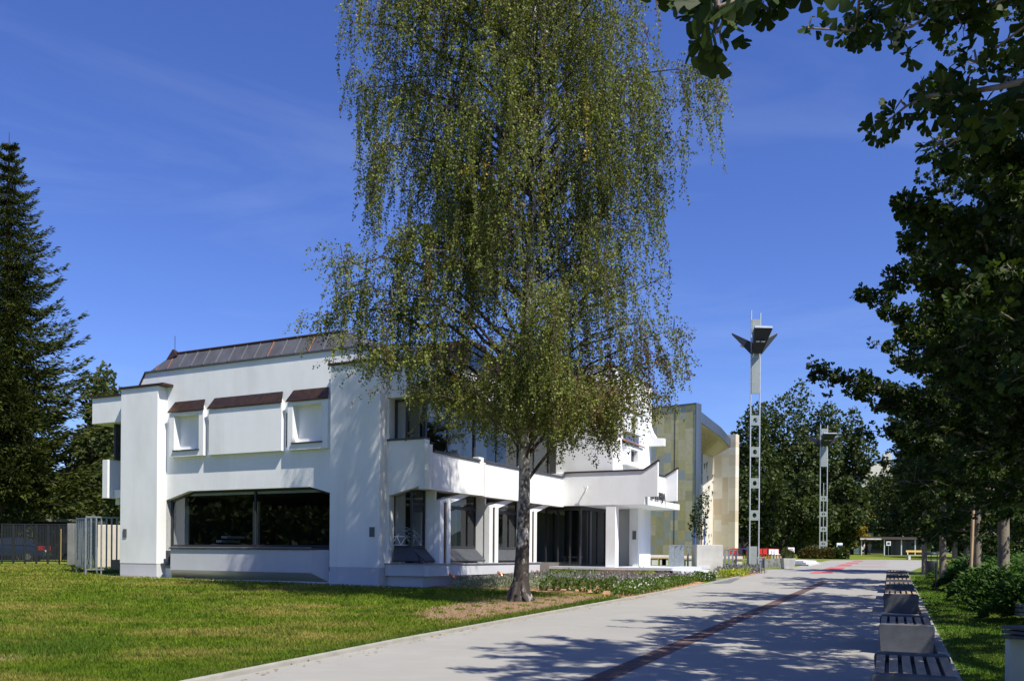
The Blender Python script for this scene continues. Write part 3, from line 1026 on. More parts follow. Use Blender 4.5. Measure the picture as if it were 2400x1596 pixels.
for t in col_t + (None,):
    if t is None:
        break
    a, b = prev, t + .02
    wf.box(sG - .06, sG, a, a + .07, 1.86, 3.85)
    wf.box(sG - .06, sG, b - .07, b, 1.86, 3.85)
    wf.box(sG - .06, sG, a + .07, b - .07, 3.3, 3.42)
    wf.box(sG - .06, sG, a + .07, b - .07, 1.86, 1.95)
    gl.add([(sG - .03, a + .07, 1.95), (sG - .03, b - .07, 1.95), (sG - .03, b - .07, 3.86), (sG - .03, a + .07, 3.86)], [(0, 1, 2, 3)])
    sill.prism([(sG - .02, a, 1.86), (3.5, a + .12, 1.42), (3.5, b - .12, 1.42), (sG - .02, b, 1.86)], [(sG - .02, a, 1.82), (3.46, a + .12, 1.38), (3.46, b - .12, 1.38), (sG - .02, b, 1.82)])
    prev = t + .75
lw = mpart('window_frame', wf, 'dark_frame')
gl.build('pane', M['glass'], lw)
mpart('sloped_sill', sill, 'slate_sill')
# glazing of the front-facing end of the ground floor
ew = MB()
ew.box(2.14, 2.2, .75, .82, 1.9, 3.85)
ew.box(2.2, 2.98, .75, .82, 1.86, 1.95)
e_ = mpart('window_frame', ew, 'dark_frame')
g = MB()
g.add([(2.2, .78, 1.95), (2.95, .78, 1.95), (2.95, .78, 3.85), (2.2, .78, 3.85)], [(0, 1, 2, 3)])
g.build('pane', M['glass'], e_)
mpart('sloped_sill', MB().prism([(2.2, .75, 1.86), (3.0, .75, 1.86), (3.4, .5, 1.42), (2.3, .5, 1.42)], [(2.2, .75, 1.82), (3.0, .75, 1.82), (3.4, .55, 1.38), (2.3, .55, 1.38)]), 'slate_sill')
mpart('jamb', MB().box(2.1, 2.19, TW, 1.0, zl0, 3.62), 'white')
pl = MB()
pl.pz([(2.1, TW - .1), (3.7, TW - .1), (3.78, TW), (3.78, 9.25), (2.1, 9.25)], .9, 1.29)
pl.pz([(2.1, TW + .05), (3.5, TW + .05), (3.52, TW + .08), (3.52, 9.2), (2.1, 9.2)], .2, .9)
plinth = mpart('plinth_wall', pl, 'grey_plaster', bevel=.008)
MB().pz([(2.1, TW - .14), (3.72, TW - .14), (3.82, TW - .02), (3.82, 9.3), (2.1, 9.3)], 1.292, 1.33).build('ledge', M['ledge'], plinth)
# left side of the building (mostly hidden): fascia, window
lf = MB()
sx_ = sym(3.74)
lf.box(sx_, sx_ + .3, TW, 14, 3.86, 5.45)
lf.ps([(TW + .6, 3.6), (3, 3.86), (TW + .6, 3.86)], sx_ + .05, sx_ + .3)
mpart('side_fascia', lf, 'white')
mpart('side_window', MB().box(sx_ + .3, sx_ + .4, TW + .3, 12, 5.46, 6.96), 'dark_frame')
mpart('side_wall', MB().box(sym(2.3), sym(2.15), TW + .4, 14, .3, 3.85), 'white')
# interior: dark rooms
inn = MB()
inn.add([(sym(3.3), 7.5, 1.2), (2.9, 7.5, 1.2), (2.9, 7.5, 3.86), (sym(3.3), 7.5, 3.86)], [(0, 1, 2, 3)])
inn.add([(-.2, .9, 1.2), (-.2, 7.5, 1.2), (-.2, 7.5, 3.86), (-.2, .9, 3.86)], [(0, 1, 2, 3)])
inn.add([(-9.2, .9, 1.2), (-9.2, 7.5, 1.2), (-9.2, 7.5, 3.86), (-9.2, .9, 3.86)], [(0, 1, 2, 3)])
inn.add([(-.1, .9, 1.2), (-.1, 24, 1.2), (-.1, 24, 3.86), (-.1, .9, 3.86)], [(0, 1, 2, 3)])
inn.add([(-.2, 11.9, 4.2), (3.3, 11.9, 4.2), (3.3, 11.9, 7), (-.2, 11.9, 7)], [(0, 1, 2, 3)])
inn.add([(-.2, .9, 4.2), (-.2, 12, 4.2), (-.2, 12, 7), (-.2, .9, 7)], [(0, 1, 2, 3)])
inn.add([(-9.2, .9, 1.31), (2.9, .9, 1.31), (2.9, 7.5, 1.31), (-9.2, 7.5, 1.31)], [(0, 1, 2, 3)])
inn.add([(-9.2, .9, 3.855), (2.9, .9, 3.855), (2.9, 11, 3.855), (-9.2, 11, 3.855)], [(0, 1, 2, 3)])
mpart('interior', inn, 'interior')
for (s0, s1, t0, t1, z1) in ((-8.9, -8.2, 1.3, 1.36, 3.5), (-5.9, -5.6, 2.5, 2.6, 3.7), (1.0, 1.9, 5.4, 5.5, 3.6), (.6, 1.0, 8.4, 8.5, 3.5), (1.4, 1.7, 3.2, 3.3, 3.2)):
    mpart('interior_partition', MB().box(s0, s1, t0, t1, 1.32, z1), 'partition')
st = MB()
for kx in range(6):
    st.box(-8.1 + .28 * kx, -7.8 + .28 * kx, 1.6, 2.6, 1.4 + .16 * kx, 1.5 + .16 * kx)
mpart('interior_stair', st, 'partition')
for t in (2.0, 5.4):
    mpart('ceiling_lamp', MB().box(1.2, 2.6, t, t + .16, 3.6, 3.66), 'white_paint')

# ---- entrance: canopy, column, doors, tower, platform and steps
TE = 11.8
zc0, zc1 = 3.84, 5.3
cn = MB()
cn.pt([(3.0, zc0), (7.53, zc0), (7.53, 4.17), (8.1, 4.17), (8.1, 5.67), (7.5, zc1), (3.0, zc1)], TE, TE + .16)
cn.box(3.0, 7.45, TE + .16, 17.4, zc0 + .02, zc0 + .3)
sB = 7.4
cn.ps([(TE + .161, 3.84), (TE + 3.05, 3.84), (TE + 3.05, 5.249), (TE + .161, 5.249)], sB, sB + .14)
tE2 = 14.7
cn.pt([(6.6, 4.14), (8.1, 4.14), (8.1, 5.6), (7.5, 5.25), (6.6, 5.25)], tE2, tE2 + .14)
cn.box(3.0, 6.0, TE + .16, 17.3, 4.2, zc1 - .25)
can = mpart('canopy', cn, 'white', bevel=.008)
cc = MB()
cc.prism([(3.75, TE - .05, zc1 + .003), (7.48, TE - .05, zc1 + .003), (7.48, TE + .2, zc1 + .003), (3.75, TE + .2, zc1 + .003)], [(3.75, TE - .05, zc1 + .06), (7.48, TE - .05, zc1 + .06), (7.48, TE + .2, zc1 + .06), (3.75, TE + .2, zc1 + .06)])
cc.prism([(7.48, TE - .05, zc1 - .0), (8.13, TE - .05, 5.685), (8.13, TE + .2, 5.685), (7.48, TE + .2, zc1)], [(7.48, TE - .05, zc1 + .06), (8.13, TE - .05, 5.745), (8.13, TE + .2, 5.745), (7.48, TE + .2, zc1 + .06)])
cc.prism([(7.48, tE2 - .05, 5.25), (8.13, tE2 - .05, 5.62), (8.13, tE2 + .18, 5.62), (7.48, tE2 + .18, 5.25)], [(7.48, tE2 - .05, 5.3), (8.13, tE2 - .05, 5.68), (8.13, tE2 + .18, 5.68), (7.48, tE2 + .18, 5.3)])
cc.box(sB - .05, sB + .18, TE + .22, tE2 - .06, 5.253, 5.3)
cc.build('coping', M['copper'], can)
# raised letters on the canopy flank
tx = bpy.data.curves.new('letters', 'FONT')
tx.body = 'GALERIJA'
tx.size = .5
tx.extrude = .02
tx.space_character = 1.05
to = bpy.data.objects.new('letters', tx)
COL.objects.link(to)
bpy.context.view_layer.update()
me = bpy.data.meshes.new_from_object(to.evaluated_get(bpy.context.evaluated_depsgraph_get()))
bpy.data.objects.remove(to)
me.materials.clear()
me.materials.append(M['letter'])
lo = bpy.data.objects.new('letters', me)
link(lo, can)
wid = max(v.co.x for v in me.vertices)
t_end = px_s(1557.5, 1160, sB + .15)[0]
zlet = px_s(1556, 1174, sB + .15)[1]
kx = min(1., (t_end - TE - .3) / wid)
lo.matrix_local = Matrix(((0, 0, 1, sB + .185), (kx, 0, 0, t_end - wid * kx), (0, 1.0, 0, zlet), (0, 0, 0, 1)))
lo.location = (sB + .185, t_end - wid * kx, zlet)
# wall lamp on canopy front
mpart('wall_lamp', MB().tube([(4.75, TE, 4.45), (4.9, TE - .25, 4.62)], .03, 6).box(4.8, 5.0, TE - .32, TE - .2, 4.58, 4.68), 'white_paint')
mpart('entrance_column', MB().box(5.75, 6.2, TE + .02, TE + .45, 1.1, zc0), 'white', bevel=.01)
# glass doors
df = MB()
tD = TE + .5
sR = 4.36
for x in (2.6, 3.2, 3.8, 4.29):
    df.box(x, x + .07, tD, tD + .08, 1.14, zc0 + .02)
df.box(2.6, sR, tD + .001, tD + .079, 1.12, 1.22)
df.box(2.6, sR, tD + .001, tD + .079, 3.7, zc0 + .02)
for t in (13.4, 14.4, 15.4, 16.15):
    df.box(sR - .07, sR, t, t + .07, 1.14, zc0 + .02)
df.box(sR - .071, sR - .001, tD + .08, 16.2, 1.12, 1.22)
df.box(sR - .071, sR - .001, tD + .08, 16.2, 3.7, zc0 + .02)
dr = mpart('entrance_door', df, 'dark_frame')
MB().add([(2.6, tD + .04, 1.2), (sR - .03, tD + .04, 1.2), (sR - .03, tD + .04, 3.8), (2.6, tD + .04, 3.8)], [(0, 1, 2, 3)]).add([(sR - .035, tD + .08, 1.2), (sR - .035, 16.2, 1.2), (sR - .035, 16.2, 3.8), (sR - .035, tD + .08, 3.8)], [(0, 1, 2, 3)]).build('pane', M['glass_door'], dr)
cu = MB()
for x in (2.75, 3.0, 3.45, 3.62, 4.0):
    cu.box(x, x + .09, tD + .5, tD + .55, 1.14, 3.6)
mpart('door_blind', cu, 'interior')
mpart('lobby_partition', MB().box(3.9, 4.1, 14.2, 14.3, 1.14, 3.7), 'partition')
mpart('lobby_bench', MB().box(3.0, 3.9, 13.3, 13.7, 1.5, 1.58).box(3.05, 3.12, 13.35, 13.65, 1.14, 1.5).box(3.75, 3.82, 13.35, 13.65, 1.14, 1.5), 'partition')
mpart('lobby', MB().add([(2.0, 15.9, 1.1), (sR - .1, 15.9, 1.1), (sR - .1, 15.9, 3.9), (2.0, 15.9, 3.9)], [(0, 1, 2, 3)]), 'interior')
# tower
tw = MB()
tw.box(2.0, 6.0, 11.98, 17.4, 5.0, 9.95)
tw.box(2.0, 5.55, 16.3, 17.4, 1.1, 5.0)
tw.box(5.55, 6.0, 15.5, 17.4, 1.1, 4.999)
tower = mpart('stair_tower', tw, 'white', bevel=.01)
for zb in (5.75, 7.25):
    t0 = 13.2
    b = MB()
    b.box(6.0, 6.22, t0, t0 + 2.2, zb, zb + .18)
    b.box(6.0, 6.22, t0, t0 + 2.2, zb + .75, zb + .95)
    b.box(6.0, 6.22, t0, t0 + .55, zb + .18, zb + .75)
    b.box(6.0, 6.22, t0 + 1.5, t0 + 2.2, zb + .18, zb + .75)
    bo = b.build('small_window', M['white'], tower)
    MB().prism([(6.0, t0 - .1, zb + 1.12), (6.3, t0 - .1, zb + .96), (6.3, t0 + 2.3, zb + .96), (6.0, t0 + 2.3, zb + 1.12)], [(6.0, t0 - .1, zb + 1.17), (6.3, t0 - .1, zb + 1.01), (6.3, t0 + 2.3, zb + 1.01), (6.0, t0 + 2.3, zb + 1.17)]).build('lid', M['copper_bright'], bo)
    MB().box(6.001, 6.02, t0 + .55, t0 + 1.5, zb + .18, zb + .75).build('pane', M['dark_panel'], bo)
br_ = MB()
br_.pt([(6.0, 7.0), (6.75, 7.0), (6.75, 7.35), (6.35, 7.38), (6.15, 7.7), (6.0, 8.1)], 17.0, 17.3)
br_.build('bracket', M['white'], tower)
MB().box(5.72, 5.9, 15.46, 15.5, 2.4, 2.8).build('intercom', M['plate'], tower)
MB().box(1.95, 6.06, 11.92, 17.45, 9.953, 10.02).build('coping', M['copper'], tower)
# platform and steps
pf = MB()
pf.pz([(2.0, TE - .35), (8.7, TE - .35), (8.7, 17.6), (2.0, 17.6)], .3, 1.02)
plat = mpart('entrance_platform', pf, 'grey_plaster')
MB().pz([(2.0, TE - .55), (8.9, TE - .55), (8.9, 17.7), (2.0, 17.7)], 1.022, 1.13).build('slab', M['step_stone'], plat)
for i in range(3):
    s0 = 8.9 + .34 * i
    MB().box(s0, s0 + .36, TE - .35 + .12 * i, 16.1, .3, 1.02 - .13 * i).build('step', M['step_stone'], plat)

# geodesic dome model standing in the window
dm = MB()
c = Vector((2.35, 1.25, 1.95))
Rr = .62
ptsd = [c + Vector((0, 0, Rr))]
ring = []
for lev, (el, nn) in enumerate(((58, 5), (28, 10), (0, 10))):
    ring.append([c + Vector((math.cos(2 * math.pi * (q + .5 * (lev % 2)) / nn) * math.cos(R(el)), math.sin(2 * math.pi * (q + .5 * (lev % 2)) / nn) * math.cos(R(el)), math.sin(R(el)))) * Rr for q in range(nn)])
def stick(a, b): dm.tube([a, b], .016, 5)
for q in range(5):
    stick(ptsd[0], ring[0][q]); stick(ring[0][q], ring[0][(q + 1) % 5])
    stick(ring[0][q], ring[1][(2 * q) % 10]); stick(ring[0][q], ring[1][(2 * q - 1) % 10]); stick(ring[0][q], ring[1][(2 * q + 1) % 10])
for q in range(10):
    stick(ring[1][q], ring[1][(q + 1) % 10]); stick(ring[1][q], ring[2][q]); stick(ring[1][q], ring[2][(q + 1) % 10]); stick(ring[2][q], ring[2][(q + 1) % 10])
p0 = loc(0, 0)
dome = dm.build('dome_model', M['white_paint'])
dome.location = (p0.x, p0.y, 0)
dome.rotation_euler = (0, 0, WA)
tag(dome, 'white lattice geodesic dome standing inside the first ground floor window', 'model')

# ================================================================ STONE BUILDING
cA = at(1631, 947, 78.)
zs_top = cA.z
pK = at(1690, 990, 88.3)
pE = at(1713, 1016, 97.)
pT = at(1724.5, 1016, 97.2)
wS = (at(1550, 956, 80.2) - cA)
wS = Vector((wS.x, wS.y, 0)).normalized()     # to the left along the slate wall
ang = math.atan2(-wS.y, -wS.x)
st_ = empty('stone_hall', (cA.x, cA.y, 1.2), ang, 'tall hall clad in greenish slate and tan stone with a sloping soffit over its entrance', 'building')
# local frame: x runs right along the slate wall, y goes back
Minv = Matrix.Translation(Vector((cA.x, cA.y, 1.2))) @ Matrix.Rotation(ang, 4, 'Z')
Minv = Minv.inverted()
def L3(p): return Minv @ Vector(p)
zt_ = zs_top - 1.2
sw = MB().box(-26, 0, 0, .9, -.6, zt_)
sw_o = sw.build('slate_wall', M['slate_wall'], st_)
MB().box(-26, .06, -.08, .98, zt_, zt_ + .12).build('coping', M['zinc'], sw_o)
MB().box(.003, .07, -.05, .95, -.3, zt_ - .003).build('edge_strip', M['zinc'], sw_o)
jo = MB()
for x in (-11.5, -8.3, -4.9, -2.1):
    jo.box(x, x + .05, -.02, 0.0, .3, zt_ - .1)
jo.build('joint', M['dark_metal'], sw_o)
kL, eL, tL = L3((pK.x, pK.y, zs_top)), L3((pE.x, pE.y, zs_top)), L3((pT.x, pT.y, zs_top))
a0 = Vector((.05, .9, 0))
zf_ = zt_ - .55
fa = MB()
outer = [a0, Vector((kL.x, kL.y, 0)), Vector((eL.x, eL.y, 0))]
for p, q in zip(outer[:-1], outer[1:]):
    nrm = Vector((q.y - p.y, -(q.x - p.x), 0)).normalized() * -.3
    fa.prism([p + Vector((0, 0, zf_ - .95)), q + Vector((0, 0, zf_ - .95)), q + nrm + Vector((0, 0, zf_ - .95)), p + nrm + Vector((0, 0, zf_ - .95))],
             [p + Vector((0, 0, zf_)), q + Vector((0, 0, zf_)), q + nrm + Vector((0, 0, zf_)), p + nrm + Vector((0, 0, zf_))])
fa.build('roof_fascia', M['zinc'], st_)
# recess line (inner wall) behind
dirx = Vector((-1, 0, 0))
inner_a = Vector((-3.2, 3.0, 0))
inner_b = L3(at(1672, 1053, 99.0)); inner_b = Vector((inner_b.x, inner_b.y, 0))
inner_m = L3(at(1647, 1049, 96.)); inner_m = Vector((inner_m.x, inner_m.y, 0))
zin = zt_ - 2.35
so = MB()
zo = zf_ - .95
vsx = [outer[0] + Vector((-.2, 0, zo)), outer[1] + Vector((-.15, 0, zo)), outer[2] + Vector((-.1, 0, zo)), inner_b + Vector((0, 0, zin)), inner_m + Vector((0, 0, zin)), inner_a + Vector((0, 0, zin))]
so.add(vsx, [(0, 1, 4, 5), (1, 2, 3, 4)])
so_o = so.build('soffit', M['tan_soffit'], st_)
ri = MB()
for q in range(26):
    k0 = (q + .5) / 26
    def along(pl, k):
        seg = [(pl[i + 1] - pl[i]).length for i in range(len(pl) - 1)]
        d = k * sum(seg)
        for i, s in enumerate(seg):
            if d <= s: return pl[i].lerp(pl[i + 1], d / s)
            d -= s
        return pl[-1]
    a = along([vsx[0], vsx[1], vsx[2]], k0); b = along([vsx[5], vsx[4], vsx[3]], k0)
    ri.prism([a + Vector((0, -.07, -.005)), a + Vector((0, .07, -.005)), b + Vector((0, .07, -.005)), b + Vector((0, -.07, -.005))],
             [a + Vector((0, -.07, -.06)), a + Vector((0, .07, -.06)), b + Vector((0, .07, -.06)), b + Vector((0, -.07, -.06))])
ri.build('slat', M['tan_soffit'], so_o)
# cream pierced wall
def wall_between(p, q, z0, z1, th=.3):
    d = (q - p).normalized()
    nrm = Vector((-d.y, d.x, 0)) * th
    return MB().prism([p + Vector((0, 0, z0)), q + Vector((0, 0, z0)), q + nrm + Vector((0, 0, z0)), p + nrm + Vector((0, 0, z0))],
                      [p + Vector((0, 0, z1)), q + Vector((0, 0, z1)), q + nrm + Vector((0, 0, z1)), p + nrm + Vector((0, 0, z1))])
cw = wall_between(inner_m, inner_b, -.3, zin).build('pierced_wall', M['cream_panel'], st_)
d = (inner_b - inner_m)
dn = d.normalized()
nr = Vector((dn.y, -dn.x, 0)) * .03
for q in range(34):
    p = inner_m + d * random.uniform(.08, .94) + nr
    z = random.uniform(1.0, zin - .9)
    s = random.uniform(.12, .38)
    MB().add([p + Vector((0, 0, z)), p + dn * s * 1.3 + Vector((0, 0, z + s * random.uniform(-.5, .9))), p + dn * s * .4 + Vector((0, 0, z - s * random.uniform(1., 2.4)))], [(0, 1, 2)]).build('opening', M['dark_panel'], cw)
gz_ = wall_between(inner_a, inner_m, -.3, zin).build('glazed_front', M['dark_panel'], st_)
fm = MB()
d = (inner_m - inner_a)
dn = d.normalized()
nr = Vector((dn.y, -dn.x, 0)) * .06
for q in range(18):
    p = inner_a + d * (q + .3) / 18 + nr
    fm.tube([p + Vector((0, 0, 0)), p + Vector((0, 0, zin - .05))], .06, 4)
for z in np.arange(1., zin, 1.35):
    fm.tube([inner_a + nr + Vector((0, 0, z)), inner_m + nr + Vector((0, 0, z))], .05, 4)
fm.build('mullion', M['steel'], gz_)
wall_between(inner_b, Vector((tL.x, tL.y, 0)), -.5, zt_, .8).build('tan_wall', M['tan_wall'], st_)

# ================================================================ VEGETATION BUILDERS
def blob_points(lobes, n, shell=.55):
    """points in and on several ellipsoid lobes (cx,cy,cz,rx,ry,rz)"""
    lb = np.array(lobes, dtype=float)
    vol = lb[:, 3] * lb[:, 4] + lb[:, 4] * lb[:, 5]
    idx = rng.choice(len(lb), n, p=vol / vol.sum())
    u = unit(n)
    rr = np.where(rng.uniform(size=n) < shell, rng.uniform(.86, 1.06, n), rng.uniform(.25, 1., n) ** .6)
    lump = 1 + .13 * np.sin(u[:, 0] * 5 + idx * 2.1) * np.cos(u[:, 2] * 6 + idx)
    return lb[idx, :3] + u * lb[idx, 3:] * (rr * lump)[:, None], u

def tree(name, base, trunk_h, trunk_r, lobes, n, size, mat, label, cat='tree', group=None, bark='dark_bark', tpl=DIAMOND, lean=(0, 0), width=1.0):
    base = Vector(base)
    root = empty(name, base, 0, label, cat, group)
    mb = MB()
    top = Vector((lean[0], lean[1], trunk_h))
    mb.tube([Vector((0, 0, -.2)), top * .35, top * .7, top], [trunk_r * 1.25, trunk_r, trunk_r * .8, trunk_r * .5], 8)
    for lb in lobes[:9]:
        c = Vector(lb[:3])
        s = top * min(.95, max(.45, (c.z - .9 * lb[5]) / max(trunk_h, .1) * .8))
        mb.tube([s, s.lerp(c, .5) + Vector((0, 0, .15)), c], [trunk_r * .45, trunk_r * .28, trunk_r * .1], 5)
    mb.build('trunk', M[bark], root)
    P, u = blob_points(lobes, n)
    D = u * .6 + unit(n) * .8 + np.array([0, 0, -.15])
    tone = np.clip(.45 + .25 * rng.normal(size=n), 0, 1)
    scatter('crown', tpl, P, D, size * rng.uniform(.6, 1.35, n), M[mat], root, tone, width)
    return root

def lobes_round(cx, cy, z0, z1, rx, ry, k):
    out = []
    for i in range(k):
        zz = z0 + (z1 - z0) * (i + .5) / k + rng.uniform(-.05, .05) * (z1 - z0)
        f = math.sin(math.pi * (.16 + .74 * (i + .5) / k)) ** .7
        a = rng.uniform(0, 6.28)
        q = rng.uniform(.25, .6)
        r = rng.uniform(.42, .6)
        out.append((cx + math.cos(a) * rx * q * f, cy + math.sin(a) * ry * q * f, zz, rx * r * f, ry * r * f, (z1 - z0) * rng.uniform(.13, .2)))
    return out

# ---------------------------------------------------------------- BIRCH
bb = ground(1218, 1408)
birch = empty('weeping_birch', bb, 0, 'tall weeping birch with white and black bark on the lawn before the white museum', 'tree')
def trunk_c(z):
    return Vector((.10 * z / 5 + .05 * math.sin(z * .7), .04 * math.sin(z * .5 + 1), z))
tb = MB()
zz = [-.15, .08, .25, .6, 1.2, 2, 3, 4, 5, 6, 7, 8, 9, 10.5, 12, 14, 16, 18, 19.8]
rr = [.40, .34, .27, .215, .19, .17, .155, .145, .135, .13, .125, .12, .112, .10, .09, .075, .055, .035, .012]
tb.tube([trunk_c(z) for z in zz], rr, 14)
for a in (.4, 1.6, 2.9, 4.1, 5.2):
    tb.tube([Vector((math.cos(a) * .5, math.sin(a) * .5, -.08)), Vector((math.cos(a) * .29, math.sin(a) * .29, .1)), Vector((math.cos(a) * .12, math.sin(a) * .12, .5))], [.04, .09, .09], 7)
tb.build('trunk', M['birch_bark'], birch)

def edge_r(z, az):
    """crown radius by height, different on the left and right as photographed"""
    zs_ = [3.5, 5, 6.2, 7.4, 8.6, 9.4, 10.2, 11.8, 13.5, 15.2, 16.5, 18, 19.5]
    left = [1.5, 3.4, 4.4, 4.8, 4.7, 3.4, 2.7, 3.8, 4.5, 4.7, 4.2, 3.1, 1.5]
    right = [1.7, 3.0, 3.9, 4.0, 3.7, 3.3, 3.1, 3.6, 4.0, 3.9, 3.3, 2.5, 1.3]
    l, r_ = np.interp(z, zs_, left), np.interp(z, zs_, right)
    k = .5 + .5 * math.cos(az)
    side = abs(math.cos(az))
    m = l * (1 - k) + r_ * k
    return m * (side + (1 - side) * .74)

rng_keep = rng
rng = np.random.default_rng(5)
limbs = []
for i in range(120):
    z1 = 4.9 + 14.2 * (i + rng.uniform(0, 1)) / 120
    az = i * 2.39996 + rng.uniform(-.3, .3)
    rad = edge_r(z1, az) * rng.uniform(.62, 1.0)
    limbs.append((az, rad, z1))
for az, rad, z1 in ((math.pi, 5.5, 8.1), (math.pi + .15, 5.0, 9.3), (math.pi - .3, 4.9, 7.3), (math.pi + .4, 4.6, 6.6), (math.pi - .15, 4.0, 9.6), 
                    (0, 3.8, 8.6), (.1, 4.1, 6.6), (-.3, 4.0, 7.0), (.35, 4.0, 6.1), (-.1, 4.1, 14.2), (.2, 3.9, 13), (3.2, 4.9, 15.3), (3.0, 4.8, 14.2), (3.3, 4.2, 12.3), (-.6, 3.2, 5.8), (-1.2, 2.8, 5.5), (-.9, 2.2, 5.9), (.5, 2.4, 5.7), (-2.0, 2.0, 5.8), (-1.6, 2.6, 6.4), (.1, 2.6, 6.2), (3.0, 3.9, 12.6), (3.3, 4.2, 13.4), (2.8, 4.3, 14.8), (3.4, 4.4, 16.0), (3.1, 4.5, 16.6), (2.9, 3.6, 11.4)):
    limbs.append((az, rad, z1))
lm = MB()
attach = []
attach_w = []
for az, rad, z1 in limbs:
    z0 = max(2.9, z1 - rad * rng.uniform(.35, .75))
    if z0 > 17.5: z0 = 17.5
    a = trunk_c(z0)
    c = trunk_c(z1)
    d = Vector((math.cos(az), math.sin(az), 0))
    tip = Vector((c.x, c.y, 0)) + d * rad + Vector((0, 0, z1 - .15 * rad * rng.uniform(0, 1)))
    m1 = a + d * rad * .3 + Vector((0, 0, (z1 - z0) * .55 + .1))
    m2 = a + d * rad * .65 + Vector((0, 0, (z1 - z0) * .98 + .15))
    pts = []
    for k in range(9):
        q = k / 8
        p = a * (1 - q) ** 3 + m1 * 3 * q * (1 - q) ** 2 + m2 * 3 * q * q * (1 - q) + tip * q ** 3
        pts.append(p + Vector((rng.normal(), rng.normal(), rng.normal())) * .035 * rad * q)
    r0 = .014 + .0095 * rad
    wgt = float(rng.gamma(1.0, 1.0)) + .12
    na = len(attach)
    lm.tube(pts, [r0 * (1 - .85 * k / 8) for k in range(9)], 5, False)
    # side branches
    for k in range(3, 9):
        for sgn in (-1, 1):
            sd = Vector((-d.y, d.x, 0)) * sgn * rng.uniform(.4, 1.0) + d * rng.uniform(.1, .7)
            ln = rng.uniform(.4, 1.15) * (1 if k < 7 else .7)
            q0 = pts[k]
            q1 = q0 + sd * ln * .55 + Vector((0, 0, rng.uniform(-.05, .28)))
            q2 = q0 + sd * ln + Vector((0, 0, rng.uniform(-.3, .12)))
            lm.tube([q0, q1, q2], [.012, .008, .004], 3, False)
            attach += [(q1, d), (q2, d)]
        attach.append((pts[k], d))
    attach_w += [wgt] * (len(attach) - na)
lm.build('limb', M['birch_limb'], birch, fix=False)
# hanging strands
K = 9
AT = np.array([tuple(a[0]) for a in attach])
AD = np.array([tuple(a[1]) for a in attach])
ns = 7400
AW = np.array(attach_w)
idx = rng.choice(len(AT), ns, p=AW / AW.sum())
P0 = AT[idx] + rng.normal(size=(ns, 3)) * np.array([.16, .16, .08])
L_ = rng.uniform(.45, 2.3, ns) * np.where(rng.uniform(size=ns) < .2, 1.3, 1.)
L_ = np.where(P0[:, 2] < 8, L_ * 1.45, L_)
low = np.interp(P0[:, 0], [-5, -4, -3.3, -2.6, -1, 0, 3, 4.3], [6.3, 5.6, 5.2, 4.3, 3.8, 3.6, 3.8, 5.4]) + np.abs(rng.normal(size=ns)) * 1.15 + .55 * np.sin(P0[:, 0] * 2.3 + 1) ** 2
L_ = np.minimum(L_, np.maximum(P0[:, 2] - low, .35))
q = np.linspace(0, 1, K)
hdir = AD[idx] + rng.normal(size=(ns, 3)) * .5
hdir[:, 2] = 0
sway = rng.normal(size=(ns, 1, 3)) * np.array([.17, .17, 0])
poly = P0[:, None, :] + hdir[:, None, :] * (.22 * (1 - np.exp(-4 * q)))[None, :, None] - np.array([0, 0, 1.])[None, None] * (L_[:, None] * (q ** 1.15)[None])[:, :, None] + sway * (q ** 2)[None, :, None]
spray = rng.uniform(size=ns) < .26          # short shoots that stand off instead of hanging
out = hdir + rng.normal(size=(ns, 3)) * .5 + np.array([0, 0, .25])
out /= np.linalg.norm(out, axis=1, keepdims=True)
sl2 = rng.uniform(.3, .95, ns)
alt = P0[:, None, :] + out[:, None, :] * (sl2[:, None] * q[None])[:, :, None] - np.array([0, 0, 1.])[None, None] * (sl2[:, None] * .55 * (q ** 2.2)[None])[:, :, None]
poly = np.where(spray[:, None, None], alt, poly)
L_ = np.where(spray, sl2 * .8, L_)
strips('twigs', poly, np.linspace(.0042, .002, K), M['twig'], birch)
nl = (L_ * 34).astype(int) + 10
sid = np.repeat(np.arange(ns), nl)
tq = rng.uniform(.02, 1., len(sid)) ** .9
kk = tq * (K - 1)
k0 = np.minimum(kk.astype(int), K - 2)
fr_ = (kk - k0)[:, None]
LP = poly[sid, k0] * (1 - fr_) + poly[sid, k0 + 1] * fr_
LD = rng.normal(size=(len(sid), 3)) * .75 + np.array([0, 0, -.95])
LP = LP + rng.normal(size=LP.shape) * .035
dry = rng.uniform(size=ns)
xz = poly[:, 0, :]
dryp = np.clip((xz[:, 0] - .3) / 2.5, 0, 1) * np.clip((9.8 - xz[:, 2]) / 3.5, 0, 1) * .3 + .02
isdry = (dry < dryp)[sid]
stone_ = (rng.uniform(0, .8, ns))[sid] * .55 + rng.uniform(0, .42, len(sid))
yel = rng.uniform(size=ns) < .006
stone_ = np.where(yel[sid] & (rng.uniform(size=len(sid)) < .7), 1., stone_)
sz = rng.uniform(.045, .076, len(sid))
a_, b_ = ~isdry, isdry
scatter('foliage', DIAMOND, LP[a_], LD[a_], sz[a_], M['birch_leaf'], birch, stone_[a_], .95)
scatter('dry_foliage', DIAMOND, LP[b_], LD[b_], sz[b_], M['birch_leaf_dry'], birch, np.clip(stone_[b_], 0, 1), .8)
rng = rng_keep
print('birch leaves', len(sid))

